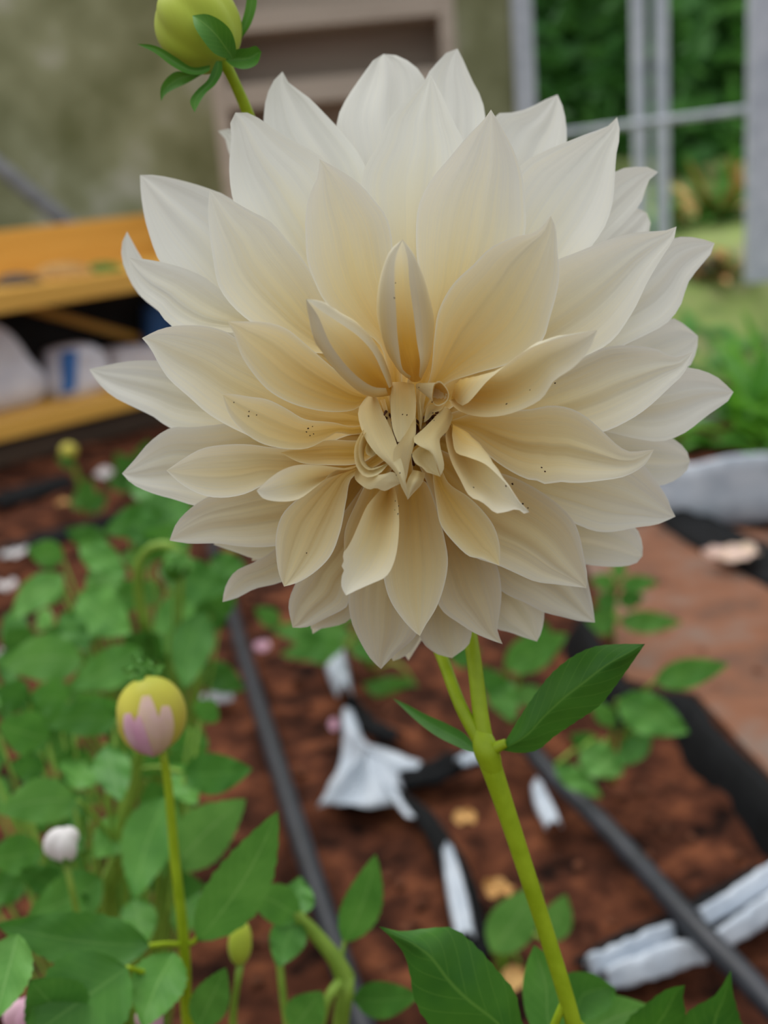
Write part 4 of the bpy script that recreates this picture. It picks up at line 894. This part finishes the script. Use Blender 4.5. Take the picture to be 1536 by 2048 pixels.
def sack(label, pxs, off, mat, dep=.18, blue=None, cat='bag'):
    c3 = [onplane(x, y, off) for x, y in pxs]; n = len(c3); lo_ = min(v.z for v in c3); hi_ = max(v.z for v in c3); seat = lambda v: Vector((v.x, v.y, z1-.001+(v.z-lo_)*(hi_-z1+.001)/(hi_-lo_))); c3 = [seat(v) for v in c3]; cc = sum(c3, Vector())/n; V = []; oc = catmull([tuple(v) for v in c3+[c3[0]]], 41)[:-1]
    lv = [(.0, .0), (.5, -.05), (.86, -.02), (1, .3), (1, .7), (.86, 1.0), (.5, 1.04), (.0, 1.0)]
    for s, dd_ in lv:
        for p in oc: V.append(cc+(Vector(p)-cc)*max(s, .01)+ay_*dep*dd_+.006*Vector((noise.noise(Vector(p)*9+Vector((dd_, 0, 0))), 0, noise.noise(Vector(p)*8))))
    V = [Vector((v.x, v.y, max(v.z, z1-.0015))) for v in V]
    o = mesh('sack', V, gridfaces(len(lv), 40, True), mat, loc=(cc.x, cc.y, min(v.z for v in c3))); tag(o, label, cat)
    if blue:
        b3 = [seat(onplane(x, y, off-.012)) for x, y in blue]; V = b3+[v+ay_*.03 for v in b3]
        mesh('printed_panel', V, [(0, 1, 2, 3), (7, 6, 5, 4), (0, 4, 5, 1), (1, 5, 6, 2), (2, 6, 7, 3), (3, 7, 4, 0)], 'blue', o, smooth=False)
    return o
sack('large greyish white sack leaning on the lower shelf board', [(-90,640),(0,648),(36,680),(72,735),(108,790),(96,838),(-90,866)], .15, 'sack')
sack('white bag with a blue printed stripe on the lower shelf board', [(124,704),(160,694),(200,690),(222,720),(226,782),(128,810)], .12, 'sack', .14, [(130,704),(156,700),(154,788),(130,796)])
sack('plain white bag behind the leftmost petals on the lower shelf', [(232,700),(300,690),(330,700),(336,770),(236,786)], .2, 'sack', .12)
sack('bright blue container standing at the back of the lower shelf', [(304,612),(338,606),(338,690),(306,696)], .33, 'blue', .08, cat='container')
# clutter on the upper board
for k, (x, w_, mt, lb) in enumerate([(120, 60, 'dry', 'pale yellowish heap lying on the upper shelf board'), (200, 40, 'leaf_dark', 'dark green scrap lying on the upper shelf board'), (28, 46, 'dark_wood', 'low dark scrap lying on the upper shelf board')]):
    c = onplane(x, 560-.2*x, .12); c.z = z3; V = []; rr = .05*w_/50
    for i in range(6):
        for j in range(14):
            an = j*2*math.pi/14; s = math.cos(i/5*math.pi/2); V.append(c+Vector((rr*1.5*s*math.cos(an)*(1+.2*math.sin(an*3+k)), rr*.8*s*math.sin(an), rr*.8*math.sin(i/5*math.pi/2)-.002)))
    tag(mesh('scrap_heap', V, gridfaces(6, 14, True)+[tuple(range(14))[::-1], tuple(range(70, 84))], mt, uvs=[(.3, .3)]*84, loc=c), lb, 'scraps')

# ================================================================== BEIGE CABINET BY THE BACK WALL
YC = 3.95
xl = YP(432, 260, YC).x; xr = YP(912, 80, YC).x
BC = empty('open_cabinet', (xl, YC, -.03)); tag(BC, 'beige open cabinet with shelves standing against the olive wall', 'cabinet')
def cb(nm, x0, x1, z0_, z1_, y0=0, dp=.30, mat='beige'):
    return box(nm, Vector((x0, YC+y0, z0_)), Vector((x1-x0, 0, 0)), Vector((0, dp, 0)), Vector((0, 0, z1_-z0_)), mat, BC, .003)
zz1 = YP(700, 26, YC).z; zz2 = YP(600, 182, YC).z
cb('side_panel', xl, xl+.05, -.03, zz1+.55); cb('side_panel', xr-.05, xr, -.03, zz1+.55)
cb('shelf_board', xl+.05, xr-.05, zz1-.03, zz1+.035); cb('shelf_board', xl+.05, xr-.05, zz2-.04, zz2+.035)
cb('shelf_board', xl+.05, xr-.05, zz2-.42, zz2-.36); cb('top_board', xl, xr, zz1+.55, zz1+.60); cb('shelf_board', xl+.05, xr-.05, .02, .08)
cb('back_panel', xl+.05, xr-.05, zz2, zz1+.55, .27, .02); cb('back_panel', xl+.05, xr-.05, .02, zz2, .27, .02)

# ================================================================== OUTSIDE: TREES, BANK PLANTS, POTTED FERN
def tree(label, c, r, n_, mat, trunk, seed, mat2=None, lsz=.10):
    rnd = random.Random(seed); trunk = bank_h(c.x, c.y); root = tag(empty('leafy_tree', (c.x, c.y, trunk)), label, 'tree')
    t0 = Vector((c.x, c.y, trunk))
    tube('trunk', [t0-Vector((0, 0, .3)), t0+Vector((.05, 0, (c.z-trunk)*.5)), c+Vector((0, 0, r.z*.4))], [.10, .08, .04], 'bark', root)
    for k in range(4):
        tube('branch', [t0+Vector((.03, 0, (c.z-trunk)*(.4+.1*k))), c+Vector((math.cos(k*1.7)*r.x*.5, math.sin(k*1.7)*r.y*.4, -.1+.2*k)), c+Vector((math.cos(k*1.7)*r.x*.85, math.sin(k*1.7)*r.y*.7, .1+.3*k))], [.04, .03, .015], 'bark', root, seg=7)
    for mt, cnt, nm in ((mat, n_, 'foliage'), (mat2, n_//6, 'bright_foliage')):
        if not mt: continue
        V, Fc = [], []; cl = [Vector((rnd.gauss(0, .5), rnd.gauss(0, .5), rnd.gauss(0, .5))) for _ in range(26 if nm == 'foliage' else 7)]
        for k in range(cnt):
            q_ = rnd.choice(cl)+Vector((rnd.gauss(0, .17), rnd.gauss(0, .17), rnd.gauss(0, .13)))
            if nm != 'foliage': q_.y -= .5
            p = c+Vector((q_.x*r.x, q_.y*r.y, q_.z*r.z)); 
            if p.y < 4.6: p.y = 4.6+(4.6-p.y)*.3
            if p.z < bank_h(p.x, p.y)+lsz*1.5+.03: continue
            a_ = Vector((rnd.gauss(0, 1), rnd.gauss(0, 1), rnd.gauss(0, .5))).normalized(); b_ = a_.cross(Vector((rnd.gauss(0, 1), rnd.gauss(0, 1), rnd.gauss(0, 1)))).normalized(); s = lsz*rnd.uniform(.6, 1.3)
            k0 = len(V); V += [p-a_*s, p+b_*s*.4, p+a_*s, p-b_*s*.4]; Fc.append((k0, k0+1, k0+2, k0+3))
        o = mesh(nm, V, Fc, mt, root, smooth=False); o['kind'] = 'stuff'
YT = 7.0
tree('dark dense leafy tree outside close to the cabinet side', YP(1120, 120, YT+1.8), Vector((.55, .35, 1.7)), 5000, 'tree_a', .3, 1, 'tree_b')
tree('broad dark tree outside behind the pair of thin posts', YP(1330, 60, YT+.5), Vector((.5, .35, 1.6)), 5000, 'tree_a', .3, 2, 'tree_b')
tree('leafy tree outside with bright sprays beside the wide post', YP(1560, 100, YT-.85), Vector((.45, .35, 1.5)), 5000, 'tree_a', .3, 3, 'tree_b')
tree('tall dark tree further back outside', YP(1150, -300, YT+3.4), Vector((1.9, .5, 3.3)), 9000, 'tree_a', .3, 4, None, .16)
tree('dark tree further back outside with a wide crown', YP(1560, -150, YT+5.8), Vector((2.4, .5, 3.8)), 8000, 'tree_a', .3, 5, None, .16)
# wild plants on the bank
def clump(name, label, base, n_, ln, wd, mats, seed, spread=.12, cat='plant', up=.9, group=None, minz=None):
    rnd = random.Random(seed); root = tag(empty(name, base), label, cat, group)
    for k in range(n_):
        an = rnd.random()*2*math.pi; el = rnd.uniform(.25, 1.0)*up; L = ln*rnd.uniform(.6, 1.15); dr = Vector((math.cos(an)*math.cos(el*1.4), math.sin(an)*math.cos(el*1.4), math.sin(el*1.4)))
        p0 = base+Vector((rnd.uniform(-1, 1)*spread, rnd.uniform(-1, 1)*spread, 0)); s = dr.cross(Z).normalized(); V, UV = [], []
        for i in range(9):
            t = i/8; p = p0+dr*L*t+Vector((0, 0, -.35*L*t*t*math.cos(el))); w = wd*math.sin(math.pi*min(1, .06+.94*t))**.8
            for u in (-1, 0, 1):
                v = p+s*w*u*.5+Vector((0, 0, .15*w*abs(u)))
                if i > 1: v.z = max(v.z, (minz or (lambda x, y: bank_h(x, y)+.012))(v.x, v.y))
                V.append(v); UV.append(((u+1)/2, t))
        mesh('leaf', V, gridfaces(9, 3), rnd.choice(mats), root, uvs=UV)
    return root
def bk(x, y, Y):
    p = YP(x, y, Y); return Vector((p.x, p.y, bank_h(p.x, Y)-.015))
clump('wild_plant', 'wild green plant with broad blades at the foot of the thin posts', bk(1300, 480, 4.78), 34, .30, .05, ['leaf_mid', 'leaf_dark', 'tree_b'], 11)
clump('wild_plant', 'wild plant with tan dry blades growing on the grassy bank', bk(1415, 480, 5.05), 30, .36, .05, ['dry', 'leaf_mid', 'leaf_dark'], 12)
clump('wild_plant', 'tall green and brown weeds on the bank near the wide post', bk(1490, 470, 5.45), 36, .42, .05, ['dry', 'leaf_mid', 'fern'], 13)
clump('wild_plant', 'dull dark weeds on the slope below the grassy bank', bk(1430, 620, 3.55), 34, .16, .03, ['leaf_dark', 'leaf_mid'], 14, .16)
clump('wild_plant', 'brownish low weeds spreading on the slope beside the wide post', bk(1425, 560, 4.0), 40, .16, .035, ['dry', 'leaf_dark', 'bark'], 15, .10)
clump('wild_plant', 'grey green low weeds on the slope above the grow bag', bk(1480, 640, 3.3), 46, .2, .03, ['leaf_dark', 'bark', 'leaf_mid'], 16, .25)
# potted ferny plants in a white grow bag on the right
gb = G(1490, 1005); dgb = (gb-CAM).dot(F_)
def growbag(label, c, w, d_, h, seed):
    rnd = random.Random(seed); V = []; N = 40
    prof = [(.94, -.02), (1.02, .1), (1.03, .45), (.99, .8), (1.0, 1.0), (.97, 1.03), (.93, 1.0), (.92, .86)]
    for s, z in prof:
        for k in range(N):
            an = 2*math.pi*k/N; cx = abs(math.cos(an))**.5*math.copysign(1, math.cos(an)); sy = abs(math.sin(an))**.5*math.copysign(1, math.sin(an))
            cr = 1+.03*math.sin(an*9+seed)*(z > .1)
            V.append(c+Vector((w/2*s*cx*cr, d_/2*s*sy*cr, h*z+.01*math.sin(an*6)*(z > .5))))
    root = tag(empty('grow_bag', c), label, 'bag'); mesh('bag', V, gridfaces(len(prof), N, True), 'white_plastic', root)
    mesh('soil', [c+Vector((w/2*.93*abs(math.cos(2*math.pi*k/N))**.5*math.copysign(1, math.cos(2*math.pi*k/N)), d_/2*.93*abs(math.sin(2*math.pi*k/N))**.5*math.copysign(1, math.sin(2*math.pi*k/N)), h*.9)) for k in range(N)], [tuple(range(N))], 'soil', root, smooth=False)
    return root
g1 = G(1530, 1010)
growbag('low white plastic grow bag holding feathery green plants', Vector((g1.x+.06, g1.y+.10, 0)), .62, .42, .13, 1)
ctop = Vector((g1.x+.02, g1.y+.06, .112))
def overbag(x, y):          # blades spill over the rim instead of through the wall
    dx_, dy_ = abs(x-g1.x-.06), abs(y-g1.y-.10)
    return .122 if dx_ < .25 and dy_ < .16 else (.152 if dx_ < .36 and dy_ < .26 else .03)
clump('feathery_plant', 'bright green feathery plant spilling over the white grow bag', ctop, 46, .24, .030, ['fern', 'leaf_mid', 'fern'], 21, .10, up=.7, minz=overbag)
clump('feathery_plant', 'darker upright leafy plant at the back of the white grow bag', ctop+Vector((.07, .15, 0)), 40, .30, .034, ['leaf_mid', 'leaf_dark', 'fern'], 22, .08, up=.9, minz=overbag)
o_ = G(1310, 1040); e_ = G(1600, 1180); dv3 = e_-o_; dv3.z = 0; pn = Vector((-dv3.y, dv3.x, 0)).normalized()
ribbon('plastic_strip', [(1310,1010),(1380,1048),(1460,1094),(1560,1144),(1660,1194)], [.08, .11, .12, .12, .12], 'black_plastic', 'wide black plastic sheet in front of the white grow bag', .012, .02)
print('all done')
